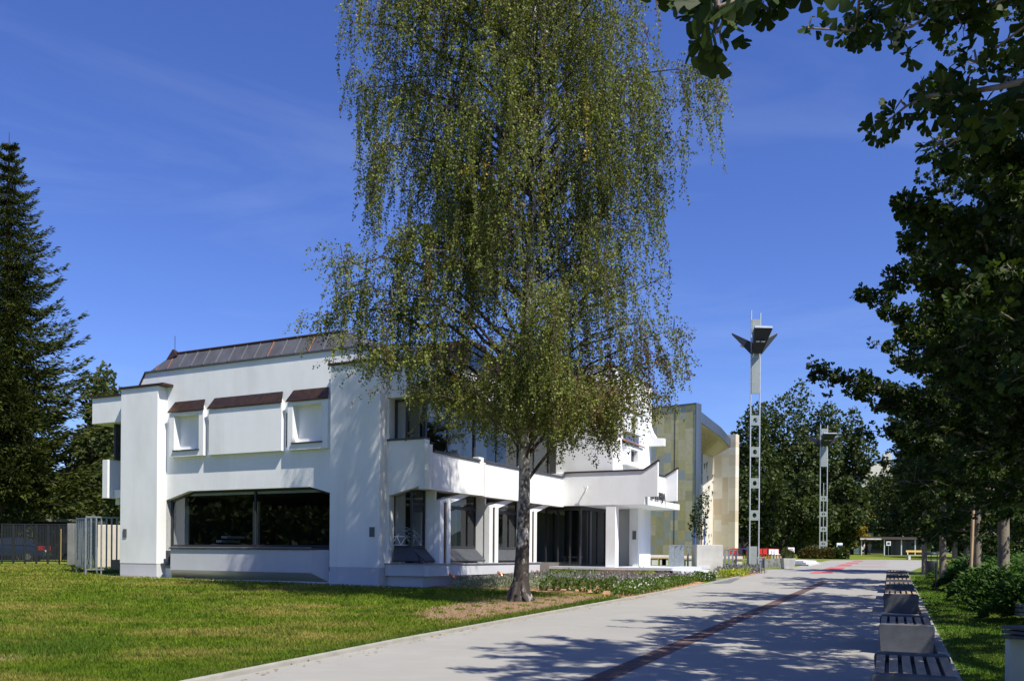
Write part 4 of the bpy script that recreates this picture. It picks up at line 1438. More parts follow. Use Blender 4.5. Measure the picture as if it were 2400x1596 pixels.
# ---------------------------------------------------------------- GINKGO ROW
BV = [-400, 0, 60, 130, 165, 240, 290, 360, 500, 560, 640, 700, 760, 850, 900, 950, 1000, 1060, 1100, 1200, 1300, 1600]
BU = [1700, 1960, 1980, 2060, 2360, 2350, 2180, 2150, 2140, 2130, 2090, 2070, 2105, 2060, 1990, 1980, 2060, 2060, 2070, 2090, 2130, 2150]
def crown_ok(p, slack=0):
    """keeps a crown behind the outline the row of trees shows"""
    if p.y < .6: return True
    a, b = p.x / p.y, (p.z - H) / p.y
    u, v = PX + F * (a * CT + b * ST), PY - F * (b * CT - a * ST)
    if v < -60: return True
    return u > np.interp(v, BV, BU) + slack

def ginkgo(base, hgt, tr, n_limb, label, extra=(), seed=1, dens=1.0, rmax=3.0, z_low=2.6, tpl=FAN, leaf=.068, az_keep=None):
    rs = np.random.default_rng(seed)
    root = empty('ginkgo_tree', base, 0, label, 'tree', 'ginkgo row along the path')
    mb = MB()
    mb.tube([(0, 0, -.15), (0.01, 0, .12), (.0, .02, hgt * .3), (.05, 0, hgt * .6), (.02, .02, hgt * .85), (0, 0, hgt)], [tr * 1.5, tr * 1.05, tr * .85, tr * .55, tr * .3, .015], 10)
    mb.build('trunk', M['ginkgo_bark'], root)
    lb = MB()
    spur_p, spur_d = [], []
    near_from = []
    lst = []
    for i in range(n_limb):
        z0 = z_low + (hgt - z_low - .6) * (i + rs.uniform(0, 1)) / n_limb
        az = i * 2.39996 + rs.uniform(-.4, .4)
        f = math.sin(math.pi * min(1, .28 + .72 * (z0 - z_low) / (hgt - z_low)))
        ln = rmax * (.35 + .65 * max(f, .12)) * rs.uniform(.65, 1.12)
        d = Vector((math.cos(az), math.sin(az), 0))
        rise = rs.uniform(-.12, .4) - .3 * max(0., 1 - (z0 - z_low) / 2.5)
        for _ in range(14):
            if crown_ok(Vector(base) + d * ln + Vector((0, 0, z0 + ln * rise)), 25): break
            ln *= .86
        lst.append((Vector((0, 0, z0)), d * ln + Vector((0, 0, z0 + ln * rise)), rs.uniform(.0, .3), 1.0))
    for e in extra:
        tipl = Vector(e[1]) - Vector(base)
        lst.append((Vector((0, 0, e[0])), tipl, e[2], .11 if Vector(e[1]).y < 3.6 else .28))
    for a, tip, arch, shoot in lst:
        n_before = len(spur_p)
        ln = (tip - a).length
        m = a.lerp(tip, .5) + Vector((0, 0, arch * ln * .5))
        k = max(6, int(ln * 5))
        pts = []
        for q in np.linspace(0, 1, k):
            p = a * (1 - q) ** 2 + m * 2 * q * (1 - q) + tip * q * q
            pts.append(p + Vector(rs.normal(size=3)) * .02 * ln * q)
        r0 = .010 + .011 * ln
        lb.tube(pts, [max(.006, r0 * (1 - .9 * j / (k - 1))) for j in range(k)], 5, False)
        for j in range(1, k):
            q = j / (k - 1)
            if q < .16: continue
            seg = pts[j] - pts[j - 1]
            for _ in range(int(rs.poisson(2.1 * dens) + 1)):
                spur_p.append(pts[j] + Vector(rs.normal(size=3)) * .05 - seg * rs.uniform(0, 1))
                spur_d.append(seg.normalized())
            # side shoots
            for _ in range(int(rs.poisson(1.35 * dens))):
                sd = (Vector(rs.normal(size=3)) + seg.normalized() * .6)
                sd.z = sd.z * .45 + .1
                sd.normalize()
                sl_ = rs.uniform(.25, .95) * (1.1 - .55 * q) * shoot
                if shoot == 1. and not crown_ok(Vector(base) + pts[j] + sd * sl_, -10): continue
                e0 = pts[j]
                e1 = e0 + sd * sl_
                lb.tube([e0, e0.lerp(e1, .5) + Vector((0, 0, .04)), e1], [.008, .006, .003], 3, False)
                for w in range(max(2, int(sl_ / .11))):
                    spur_p.append(e0.lerp(e1, (w + .7) / max(2, int(sl_ / .11))))
                    spur_d.append(sd)
        keep_p = .42 if shoot < 1. and (tip.y + base[1]) < 6.5 else 1.
        near_from += [keep_p] * (len(spur_p) - n_before)
    lb.build('limb', M['ginkgo_bark'], root, fix=False)
    SP = np.array([tuple(p) for p in spur_p])
    SD = np.array([tuple(p) for p in spur_d])
    per = 10
    sid = np.repeat(np.arange(len(SP)), per)
    sid = sid[rs.uniform(size=len(sid)) < np.array(near_from)[sid]]
    D = rs.normal(size=(len(sid), 3)) * .8 + SD[sid] * .35 + np.array([0, 0, -.45])
    D /= np.linalg.norm(D, axis=1, keepdims=True)
    pet = rs.uniform(.03, .07, len(sid))
    P = SP[sid] + D * pet[:, None]
    tone = np.clip(rs.normal(.45, .25, len(sid)), 0, 1)
    scatter('foliage', tpl, P, D, leaf * rs.uniform(.7, 1.2, len(sid)), M['ginkgo_leaf'], root, tone, 1.0)
    return root, len(sid)

def gp(x, y): return (x, y, gz(y))
tot = 0
# the tree beside the camera, whose twigs hang into the top of the picture
exA = [(3.9, at(1570, -18, 3.0), .1), (3.8, at(1680, -60, 3.1), .12), (3.7, at(1742, 10, 2.4), .08), (3.9, at(1830, -50, 3.2), .15), (3.9, at(1720, -85, 3.0), .15), (4.0, at(1900, -55, 3.4), .15), (4.0, at(1640, -55, 3.2), .12),
       (4.6, at(1915, 95, 6.0), .12), (4.6, at(2010, 50, 6.0), .15), (4.7, at(2100, 95, 5.2), .15), (4.6, at(2230, 60, 5.0), .15), (4.6, at(2330, 110, 4.6), .15), (4.8, at(2180, 10, 4.8), .1), (4.8, at(2300, 20, 5.2), .1), (4.9, at(2390, 60, 4.9), .1),
       (3.3, at(2060, 300, 5.2), .12), (3.4, at(2200, 315, 5.0), .12)]
_, n = ginkgo((3.6, 2.2, gz(2.2)), 9.5, .13, 30, 'ginkgo overhanging the top right corner with big fan leaves close by', exA, 3, 1.2, 2.6, 4.8); tot += n
exB = [(2.9, at(2130, 500, 7.5), .15), (2.8, at(2100, 640, 8.2), .1), (3.0, at(2240, 240, 7.0), .2), (3.0, at(2330, 420, 7.0), .1), (2.9, at(2210, 560, 7.6), .1), (3.2, at(2290, 330, 7.), .1), (2.6, at(2250, 700, 7.), .1), (2.7, at(2330, 620, 7.), .1)]
_, n = ginkgo(gp(6.2, 7.2), 11.5, .13, 52, 'dark ginkgo just off the right edge, its leaves filling the upper right', exB, 4, 1.6, 3.3, 2.9); tot += n
exC = [(2.6, at(2030, 690, 12.), .1), (2.4, at(2130, 780, 12.), .1), (3.0, at(2110, 560, 12.), .2), (2.3, at(2200, 850, 12.), .05), (2.4, at(2260, 760, 12.), .1), (2.2, at(2340, 880, 12.), .0), (2.4, at(2180, 700, 12), .1), (3.2, at(2290, 400, 12), .2)]
_, n = ginkgo(gp(8.3, 12.2), 10.5, .14, 52, 'dark ginkgo whose twigs reach out over the second bench', exC, 5, 1.45, 3.3, 2.6); tot += n
exD = [(3.1, at(1888, 868, 16.), .12), (3.2, at(1945, 885, 16.2), .1), (3.0, at(1990, 915, 16), .1), (2.8, at(2050, 1000, 16.), .0), (3.6, at(2060, 800, 16), .15), (2.7, at(2130, 1010, 16.), .0), (3.0, at(2040, 880, 16.5), .1), (3.1, at(2110, 900, 16), .1), (2.5, at(2240, 1060, 16), 0)]
_, n = ginkgo(gp(10.2, 17.), 10.5, .14, 44, 'ginkgo with the long low branch reaching left over the path', exD, 6, 1.3, 3.2, 2.7); tot += n
b = ground(2351, 1430)
_, n = ginkgo(b, 10., .14, 40, 'ginkgo with a stout sunlit trunk rising from the junipers at right', [(2.9, at(2080, 1090, 21), 0), (2.8, at(2190, 1150, 20), -.1), (2.9, at(2360, 1200, 19.5), -.1)], 7, 1.3, 3.2, 2.9, FAN_LOW, .085); tot += n
for i, (uu, vv, hh, lab) in enumerate(((2290, 1388, 9.5, 'ginkgo tied between the wooden stakes in the juniper bed'), (2209, 1370, 9., 'slim ginkgo with a pale bent trunk beside the black post'), (2237, 1346, 10., 'ginkgo with a dark trunk just right of the pale bent one'), (2166, 1345, 9.5, 'farthest ginkgo of the row, behind the litter bin'), (2263, 1346, 9.5, 'ginkgo with leaning trunk just left of the tall wooden stake'))):
    _, n = ginkgo(ground(uu, vv), hh, .13, 36, lab, (), 20 + i, .85, 3.2, 1.8, FAN_LOW, .115); tot += n
print('ginkgo leaves', tot)
# wooden stakes, ground to top
for (u0, v0, u1, v1, lab) in ((2272, 1404, 2281, 1196, 'tall bright wooden tree stake standing alone in the junipers'), (2289, 1388, 2284, 1256, 'left of the two short wooden stakes by a ginkgo trunk'), (2296, 1388, 2291, 1250, 'right of the two short wooden stakes by a ginkgo trunk')):
    p = ground(u0, v0)
    q_ = at(u1, v1, p.y)
    mb = MB().tube([p - Vector((0, 0, .2)), q_], [.05, .045], 8)
    tag(mb.build('tree_stake', M['stake']), lab, 'stake', 'tree stakes')

# ---------------------------------------------------------------- SPRUCE
sb = at(14, 1300, 57.)
sb.z = gz(57.)
sp_ = empty('spruce_tree', sb, 0, 'tall dark spruce with upswept branch tips at the left edge', 'tree')
HS = 27.8
MB().tube([(0, 0, -.3), (0, 0, 8), (0, 0, 18), (0, 0, HS)], [.5, .42, .25, .02], 10).build('trunk', M['dark_bark'], sp_)
bm_ = MB()
SPp, SDd, SSz = [], [], []
nb = 400
for i in range(nb):
    f = (i + rng.uniform()) / nb
    z0 = 4.6 + (HS - 4.9) * f
    z0 = 4.6 + (HS - 4.9) * (math.floor(f * 34) + rng.uniform(0, .35)) / 34
    ln = (6.6 * (1 - f) ** .8 + .25) * rng.uniform(.5, 1.18)
    az = i * 2.39996 + rng.uniform(-.3, .3)
    d = Vector((math.cos(az), math.sin(az), 0))
    sd = Vector((-d.y, d.x, 0))
    pts = []
    kq = 9
    for q in np.linspace(0, 1, kq):
        pts.append(Vector((0, 0, z0)) + d * ln * q + Vector((0, 0, ln * (-.42 * q + .50 * q ** 3) + .12 * (1 - f) * 0)))
    bm_.tube(pts, [max(.006, .045 * (1 - f * .7) * (1 - .85 * j / (kq - 1))) for j in range(kq)], 4, False)
    for j in range(1, kq):
        q = j / (kq - 1)
        nsp = int(18 + 26 * (1 - f))
        for _ in range(nsp):
            side = rng.uniform(-1, 1)
            wdt = ln * .3 * (1 - q * .65)
            p = pts[j - 1].lerp(pts[j], rng.uniform()) + sd * side * wdt + Vector((0, 0, -abs(side) * wdt * .35 + rng.uniform(-.1, .06)))
            SPp.append(p)
            hang = rng.uniform(.15, 1.0) * (1.0 - .55 * q)
            SDd.append(d * (.35 + .7 * q) + sd * side * .6 + Vector((0, 0, -hang + .55 * q * q)))
            SSz.append(rng.uniform(.28, .62) * (.36 + .64 * (1 - f)))
bm_.build('limb', M['dark_bark'], sp_, fix=False)
n = len(SPp)
scatter('needles', DIAMOND, np.array([tuple(p) for p in SPp]), np.array([tuple(p) for p in SDd]) + rng.normal(size=(n, 3)) * .22, np.array(SSz), M['spruce_needle'], sp_, rng.uniform(0, 1, n), .3)
print('spruce', n)

# ---------------------------------------------------------------- background trees
def far_tree(u, vb, vt, Y, wpx, label, mat='far_leaf', n=6500, size=.42, group='trees behind the plaza', k=9, zfrac=.22):
    base = at(u, vb, Y); base.z = gz(Y)
    top = at(u, vt, Y).z - base.z
    r_ = wpx * .5 / F * Y
    lobes = lobes_round(0, 0, top * min(zfrac, .16 if group == 'trees behind the plaza' and wpx > 100 else zfrac), top * .97, r_, r_, k)
    return tree('broadleaf_tree', base, top * .6, max(.12, top * .022), lobes, n, size, mat, label, group=group)
G1 = 'trees behind the plaza'
far_tree(1745, 1300, 985, 112, 190, 'dark broadleaf tree right behind the nearer lamp tower', n=8000, k=11)
far_tree(1838, 1300, 945, 116, 250, 'tallest and widest dark broadleaf tree between the two lamp towers', n=12000, k=14)
far_tree(1925, 1300, 948, 118, 180, 'tall broadleaf tree right behind the farther lamp tower', n=9000, k=12)
far_tree(1992, 1300, 985, 122, 130, 'narrow pointed broadleaf tree right of the farther lamp tower', n=7000, k=11)
far_tree(1790, 1300, 1120, 100, 150, 'low dark broadleaf tree over the red cafe tables', n=5000, k=8, zfrac=.3)
far_tree(1885, 1300, 1110, 104, 170, 'low broadleaf tree left of the white info board', n=5500, k=8, zfrac=.3)
far_tree(1985, 1300, 1120, 108, 130, 'mid height tree over the left end of the covered walk', n=5000, k=8, zfrac=.25)
far_tree(2085, 1300, 1100, 140, 150, 'broadleaf tree behind the covered walk', n=6000, k=9, zfrac=.3)
far_tree(2160, 1300, 1060, 120, 190, 'dark tree behind the yellow bench', n=7000, k=9, zfrac=.15)
far_tree(2250, 1300, 1040, 100, 220, 'dark tree behind the litter bins', n=8000, k=10, zfrac=.1)
far_tree(2350, 1300, 1000, 90, 240, 'dark tree behind the junipers near the right edge', n=8000, k=10, zfrac=.1)
far_tree(2440, 1300, 950, 80, 240, 'dark tree cut by the right edge behind the ginkgos', n=7000, k=10, zfrac=.1)
far_tree(2017, 1300, 1222, 118, 62, 'small yellowing tree over the covered walk', 'far_leaf_gold', 1500, .32, k=5, zfrac=.3)
far_tree(2030, 1302, 1175, 126, 34, 'slim golden tree in front of the dark crowns', 'far_leaf_gold', 500, .3, k=4, zfrac=.5)
# left side
G2 = 'trees behind the left fence'
far_tree(225, 1300, 882, 62, 130, 'pale green tree between the spruce and the museum', 'far_leaf_light', 9000, .28, G2, 12, .12)
far_tree(190, 1300, 1000, 70, 150, 'grey green tree low behind the spruce', 'far_leaf_light', 7000, .28, G2, 9, .1)
far_tree(262, 1300, 905, 66, 90, 'leafy tree close to the left wing of the museum', 'far_leaf_light', 6000, .26, G2, 10, .08)
far_tree(40, 1300, 1165, 56, 130, 'round bright shrub tree over the parked car', 'far_leaf_light', 4500, .22, G2, 7, .35)
far_tree(120, 1300, 1100, 74, 170, 'dark tree behind the middle of the left fence', 'far_leaf', 6000, .35, G2, 8, .08)
far_tree(-40, 1300, 900, 80, 240, 'dark tree behind the spruce at the left edge', 'far_leaf', 7000, .4, G2, 9, .05)
far_tree(20, 1300, 1050, 84, 200, 'dark broad tree behind the parked car', 'far_leaf', 6000, .4, G2, 9, .03)
far_tree(200, 1300, 1130, 84, 160, 'dark low tree behind the grey railing', 'far_leaf', 5000, .38, G2, 8, .03)

for x_, y_, hh_, lab in ((-30, 20, 15, 'big dark tree mirrored in the large window, nearest off the left edge'), (-40, 9, 17, 'big dark tree mirrored in the large window, off the left edge near the camera'), (-44, 27, 16, 'big dark tree mirrored in the large window, off the left edge before the spruce'), (-52, 16, 18, 'big dark tree mirrored in the large window, farthest off the left edge')):
    tree('broadleaf_tree', (x_, y_, gz(y_)), hh_ * .6, .3, lobes_round(0, 0, hh_ * .12, hh_, hh_ * .42, hh_ * .42, 12), 12000, .62, 'far_leaf', lab, group='trees off the left edge')

P = np.column_stack([rng.uniform(-1.2, 1.2, 16000), rng.uniform(-26, 26, 16000), rng.uniform(0, 4.6, 16000) ** .9])
hg = scatter('added_hedge', DIAMOND, P, unit(16000), .42 * rng.uniform(.6, 1.3, 16000), M['far_leaf'])  # out of view, added to close bright gaps reflected in the large window
hg.location = (-27, 14, gz(14))
tag(hg, 'unseen tall hedge added off the left edge to darken the large window reflection', 'hedge')

# ================================================================ LEFT YARD: fence, railing, wall, car
def mesh_fence():
    Y = 49.2
    a, b = at(4, 1321, Y), at(166, 1319, Y)
    z0, z1 = at(60, 1318, Y).z, at(60, 1227, Y).z
    root = empty('mesh_fence', (a.x, Y, gz(Y)), 0, 'dark metal mesh fence panels before the parked car', 'fence')
    w = b.x - a.x
    zb, zt = .12, z1 - gz(Y)
    n = 6
    for i in range(n + 1):
        x = w * i / n
        MB().box(x - .04, x + .04, -.04, .04, -.1, zt).build('post', M['dark_metal'], root)
    MB().box(0, w, -.025, .025, zt - .05, zt).box(0, w, -.025, .025, zb, zb + .05).build('rail', M['dark_metal'], root)
    me_ = MB()
    for x in np.arange(.05, w, .085):
        me_.box(x - .024, x + .024, -.005, .005, zb + .05, zt - .05)
    me_.build('mesh_panel', M['dark_metal'], root)
mesh_fence()
def railing(p, q, z0, z1, step, label, posts=(0, 1), foot=.0):
    p, q = Vector(p), Vector(q)
    d = (q - p)
    L = d.length
    root = empty('steel_railing', (p.x, p.y, gz(p.y)), math.atan2(d.y, d.x), label, 'railing')
    MB().box(0, L, -.03, .03, z1 - .06, z1).build('top_rail', M['steel'], root)
    MB().box(0, L, -.03, .03, z0, z0 + .06).build('bottom_rail', M['steel'], root)
    n = max(2, int(round(L / step)))
    for i in range(n + 1):
        x = L * i / n
        zb = -.15 if i in (0, n) or i == n // 2 else z0 + .06
        MB().box(x - .028, x + .028, -.02, .02, zb, z1 - .062).build('bar', M['steel'], root)
pA, pB, pC, pD = ground(200, 1347), at(275, 1345, 37.0), ground(179, 1342), at(166, 1300, 46.)
railing((pA.x, pA.y), (pB.x, pB.y + .4), .2, 2.45, .21, 'galvanised steel railing panel touching the left corner of the museum')
railing((pC.x, pC.y), (pA.x - .05, pA.y + 1.1), .25, 2.4, .16, 'short galvanised railing panel left of and behind the longer one')
railing((pC.x + .03, pC.y + .6), (at(172, 1315, 46).x, 46.5), .25, 2.35, .3, 'galvanised railing running back from the lawn toward the fence')
# beige garden wall behind
gw = MB()
a, b = at(228, 1318, 44.5), at(330, 1318, 45.5)
gw.prism([(a.x, 44.5, .5), (b.x, 45.5, .5), (b.x, 45.8, .5), (a.x, 44.8, .5)], [(a.x, 44.5, at(240, 1229, 44.5).z), (b.x, 45.5, at(240, 1229, 44.5).z), (b.x, 45.8, at(240, 1229, 44.5).z), (a.x, 44.8, at(240, 1229, 44.5).z)])
tag(gw.build('garden_wall', M['beige_wall'], bevel=.02), 'sunlit beige garden wall behind the steel railing', 'wall')
gp2 = MB()
a = at(157, 1322, 48.)
gp2.box(a.x, a.x + .35, 48, 48.3, .4, at(157, 1226, 48).z)
tag(gp2.build('gate_post', M['grey_wall'], bevel=.02), 'stout grey concrete post at the right end of the mesh fence', 'post')
dk = MB()
a, b = at(78, 1315, 58), at(165, 1315, 58)
dk.box(a.x, b.x, 58, 62, .9, at(100, 1222, 58).z)
sh = dk.build('garage', M['dark_panel'])
tag(sh, 'dark flat garage behind the mesh fence', 'shed')
MB().box(a.x - .3, b.x + .3, 57.7, 62.3, at(100, 1222, 58).z + .003, at(100, 1216, 58).z).build('roof', M['grey_wall'], sh)
# car
def car(base, rz, label):
    root = empty('parked_car', base, rz, label, 'car')
    # side profile (x forward), y half width
    pr_ = [(-2.1, .35), (-2.15, .62), (-2.1, .92), (-1.75, 1.0), (-1.2, 1.42), (-.2, 1.47), (.45, 1.38), (1.05, .98), (1.9, .85), (2.12, .6), (2.1, .32)]
    body = MB()
    secs = []
    for yy, sq, dz in ((-.86, .97, 0), (-.9, 1., .0), (.9, 1., .0), (.86, .97, 0)):
        secs.append(yy)
    def ringp(y):
        out = []
        for x, z in pr_:
            yy = y * (1 - .22 * max(0, (z - .95)) / .5)
            out.append((x, yy, z))
        return out
    body.prism(ringp(-.88), ringp(.88))
    body.build('body', M['car_paint'], root, .05)
    gl_ = MB()
    for s in (-1, 1):
        yy = lambda z: s * (.885 * (1 - .22 * max(0, z - .95) / .5) + .006)
        gl_.add([(-1.45, yy(1.02), 1.02), (.85, yy(1.02), 1.02), (.38, yy(1.34), 1.34), (-1.08, yy(1.38), 1.38)], [(0, 1, 2, 3)])
    gl_.add([(-1.76, -.7, 1.03), (-1.76, .7, 1.03), (-1.28, .62, 1.39), (-1.28, -.62, 1.39)], [(0, 1, 2, 3)])
    gl_.build('window', M['car_glass'], root)
    for s in (-1, 1):
        MB().box(-2.16, -1.92, s * .66 - .2, s * .66 + .235, .68, .95).build('tail_lamp', M['tail'], root, .03)
        for x in (-1.35, 1.35):
            wl = MB().tube([(x, s * .74, .31), (x, s * .9, .31)], .31, 16)
            wo_ = wl.build('wheel', M['tyre'], root)
            MB().tube([(x, s * .895, .31), (x, s * .915, .31)], .19, 12).build('rim', M['rim'], wo_)
    MB().box(-2.2, -2.05, -.8, .8, .35, .55).build('bumper', M['car_paint'], root, .03)
    MB().box(-2.19, -2.14, -.25, .25, .6, .72).build('number_plate', M['white_paint'], root)
    return root
cp_ = at(22, 1325, 53.)
car((cp_.x - .1, 53, gz(53)), math.pi + .22, 'dark blue car with red tail lamp parked behind the mesh fence')

# yellow post seen through the fence + small plant
p = at(139, 1320, 52)
yp = MB().box(p.x, p.x + .1, 52, 52.1, gz(52), gz(52) + 2.0)
tag(yp.build('yellow_post', M['yellow']), 'narrow yellow post seen through the mesh fence', 'post')

# ================================================================ LAMP TOWERS
def lamp_tower(base, hgt, rz, label, double):
    root = empty('lamp_tower', base, rz, label, 'lamp tower', 'lamp towers on the plaza')
    wd = .245
    rad = .035
    # poles
    for sx in ((-wd, wd, 0.) if double else (-wd, wd)):
        top = hgt if sx < 0 else hgt - .12
        if sx == 0.:
            top = hgt * .56
        MB().tube([(sx, 0, .0), (sx, 0, top)], rad if sx else .025, 8).build('pole', M['tower_steel'], root)
    k = hgt / 14.6
    # base cabinet
    MB().box(-wd - .02, wd + .02, .04, .5, 0, 1.32).build('cabinet', M['grey_paint'], root, .01)
    # round-holed plates
    for zc in ((1.5, 3.1, 4.75, 6.45) if double else (3.13, 4.93, 6.68, 8.45)):
        zc *= k
        hw = wd - .03
        hh = .27
        n = 24
        mb = MB()
        for y in (-.03, .03):
            inner = [(math.cos(2 * math.pi * i / n) * .11, y, zc + math.sin(2 * math.pi * i / n) * .13) for i in range(n)]
            outer_ = []
            for i in range(n):
                c_, s_ = math.cos(2 * math.pi * i / n), math.sin(2 * math.pi * i / n)
                m = 1 / max(abs(c_), abs(s_))
                outer_.append((c_ * m * hw, y, zc + s_ * m * hh))
            mb.add(inner + outer_, [(i, (i + 1) % n, n + (i + 1) % n, n + i) for i in range(n)])
        b0_ = len(mb.v) - 4 * n
        for i in range(n):
            j = (i + 1) % n
            mb.f.append((b0_ + i, b0_ + j, b0_ + 2 * n + j, b0_ + 2 * n + i)); mb.sm.append(False)
            mb.f.append((b0_ + n + i, b0_ + n + j, b0_ + 3 * n + j, b0_ + 3 * n + i)); mb.sm.append(False)
        mb.build('holed_plate', M['grey_paint'], root)
    # long panels
    MB().box(-wd + .03, wd - .03, -.06, .06, 9.95 * k, 12.4 * k).build('panel', M['grey_paint'], root)
    MB().box(-wd + .03, wd - .03, -.06, .06, 13.3 * k, 14.1 * k).build('panel', M['grey_paint'], root)
    # three flaring reflector wings
    zb, zt = 12.15 * k, 13.3 * k
    for i, a in enumerate((R(-86), R(146), R(34))):
        d = Vector((math.cos(a), math.sin(a), 0))
        s = Vector((-d.y, d.x, 0))
        lo_w, hi_w, r0_, rr_ = .24, .47, .2, 1.15
        A = [d * r0_ - s * lo_w + Vector((0, 0, zb)), d * r0_ + s * lo_w + Vector((0, 0, zb)), d * rr_ + s * hi_w + Vector((0, 0, zt)), d * rr_ - s * hi_w + Vector((0, 0, zt))]
        up = Vector((0, 0, .05))
        wg = MB().prism([p + up for p in A], [p + up * 2 for p in A]).build('reflector', M['grey_paint'], root)
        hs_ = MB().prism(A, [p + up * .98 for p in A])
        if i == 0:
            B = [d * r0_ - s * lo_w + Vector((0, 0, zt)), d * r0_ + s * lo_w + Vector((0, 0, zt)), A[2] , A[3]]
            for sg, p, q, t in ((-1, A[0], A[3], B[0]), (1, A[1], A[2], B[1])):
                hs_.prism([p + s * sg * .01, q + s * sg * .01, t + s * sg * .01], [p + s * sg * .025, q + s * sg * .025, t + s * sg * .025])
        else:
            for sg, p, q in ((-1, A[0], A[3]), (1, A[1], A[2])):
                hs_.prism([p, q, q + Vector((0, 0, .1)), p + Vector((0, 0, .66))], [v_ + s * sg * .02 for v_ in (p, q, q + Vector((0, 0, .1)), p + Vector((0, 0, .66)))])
        hs_.build('shaded_underside', M['dark_metal'], wg)  # same metal as the wing; the underside shade is put into this dark colour
        if i == 0:
            lid = [p + Vector((0, 0, .02)) for p in B]
            lid[2] = lid[2] + d * .04; lid[3] = lid[3] + d * .04
            MB().prism(lid, [p + Vector((0, 0, .1)) for p in lid]).build('wing_lid', M['tower_steel'], wg)
        lm_ = (A[0] + A[1] + A[2] + A[3]) * .25 + d * .035 - Vector((0, 0, .035))
        for q in (-.14, .14):
            MB().box(-.09, .09, -.09, .09, -.02, .02).build('floodlight', M['light_stone'], wg).location = lm_ + s * q
    return root
lb_ = ground(1767, 1338)
h1 = at(1752, 728, lb_.y).z - lb_.z
lamp_tower(lb_, h1, .0, 'nearer and taller twin pole lamp tower with holed plates and three winged reflectors', False)
lb2 = ground(1929, 1306)
h2 = at(1924, 994, lb2.y).z - lb2.z
lamp_tower(lb2, h2, -.06, 'farther lamp tower standing before the dark trees', True)
for o_ in list(COL.objects):
    if o_.name == 'lamp_tower.001':
        o_.scale = (1.5, 1.5, 1.0)

# ================================================================ BENCHES BY THE PATH
def bench_proto(L):
    root = empty('park_bench', (0, 0, 0))
    wd, hh = .385, .45
    for y in (0, L - .14):
        mb = MB()
        prof = []
        for cx_, cz_, a0_ in ((wd - .06, hh - .06, 0), (-wd + .06, hh - .06, 90)):
            for q in range(5):
                a = R(a0_ + 22.5 * q)
                prof.append((cx_ + .06 * math.cos(a), cz_ + .06 * math.sin(a)))
        prof = [(wd - .03, 0)] + prof + [(-wd + .03, 0)]
        mb.prism([(x, y, z) for x, z in prof], [(x, y + .14, z) for x, z in prof])
        mb.build('end_panel', M['concrete_dark'], root, .012)
    for i in range(6):
        x = -.31 + .124 * i
        MB().box(x - .042, x + .042, .145, L - .145, .38, .43).build('slat', M['wood'], root, .008)
    MB().box(-.3, .3, .145, L - .145, .3, .36).build('frame', M['dark_metal'], root)
    return root
specs = [(8.05, 'nearest slatted wood and concrete bench, cut by the bottom edge'), (12.95, 'second slatted bench from the bottom edge with a sunlit far end'), (20.4, 'third bench of the row, its concrete end in full shade'),
         (24.8, 'fourth bench of the row by the path edge'), (28.0, 'fifth bench of the row by the path edge'), (31.4, 'sixth bench of the row by the path edge'), (35.2, 'farthest slatted bench of the row, before the red lines')]
proto = bench_proto(1.85)
dv = Vector((.44, 1)).normalized()
for i, (y, lab) in enumerate(specs):
    o_ = proto if i == 0 else copy_tree(proto)
    o_.location = (float(right_x(y)) - .46, y, gz(y) + .006)
    o_.rotation_euler = (math.atan(.018), 0, -math.atan(.434))
    tag(o_, lab, 'bench', 'slatted benches along the path')

# ================================================================ PLAZA FURNITURE
# pale concrete block at the steps
blk = empty('concrete_block', loc(9.0, 14.6).to_3d(), WA, 'pale upright concrete block beside the entrance steps', 'block')
pb = at(1633, 1345, 42.3)
blk.location = (pb.x, 42.3, gz(42.3))
blk.rotation_euler = (0, 0, -.05)
MB().box(0, 1.24, .0, 1.5, -.2, 1.42).build('block', M['concrete'], blk, .015)
# railings of flat steel posts
def post_rail(u_list, Y0, Y1, vb0, vb1, label, wide):
    root = None
    n = len(u_list)
    pts = []
    for i, u in enumerate(u_list):
        k = i / max(1, n - 1)
        Y = Y0 + (Y1 - Y0) * k
        p = at(u, vb0 + (vb1 - vb0) * k, Y)
        pts.append(p)
    root = empty('post_railing', pts[0], 0, label, 'railing')
    for i, p in enumerate(pts):
        q = p - pts[0]
        MB().box(q.x - wide[i] / 2, q.x + wide[i] / 2, q.y - .02, q.y + .02, q.z - .1, q.z + 1.0).build('post', M['steel'], root)
    a, b = pts[0] - pts[0], pts[-1] - pts[0]
    MB().tube([a + Vector((0, 0, 1.0)), b + Vector((0, 0, 1.0))], .03, 6).build('handrail', M['steel'], root)
post_rail([1574, 1587, 1598, 1612, 1623], 41.2, 44.5, 1327, 1326.5, 'steel plate railing on the entrance platform left of the concrete block', [.26, .24, .2, .09, .09])
post_rail([1699, 1708, 1717, 1725], 44.0, 47.5, 1334, 1333, 'steel post railing right of the concrete block', [.09, .09, .09, .09])
for uu, lab in ((1779, 'left steel bicycle hoop by the lamp tower foot'), (1790, 'right steel bicycle hoop by the lamp tower foot')):
    p = ground(uu, 1344)
    tag(MB().tube([(p.x - .1, p.y, p.z - .1), (p.x - .1, p.y, p.z + .82), (p.x + .12, p.y + .25, p.z + .82), (p.x + .12, p.y + .25, p.z - .1)], .03, 8).build('bicycle_hoop', M['steel']), lab, 'bicycle stand', 'bicycle hoops')
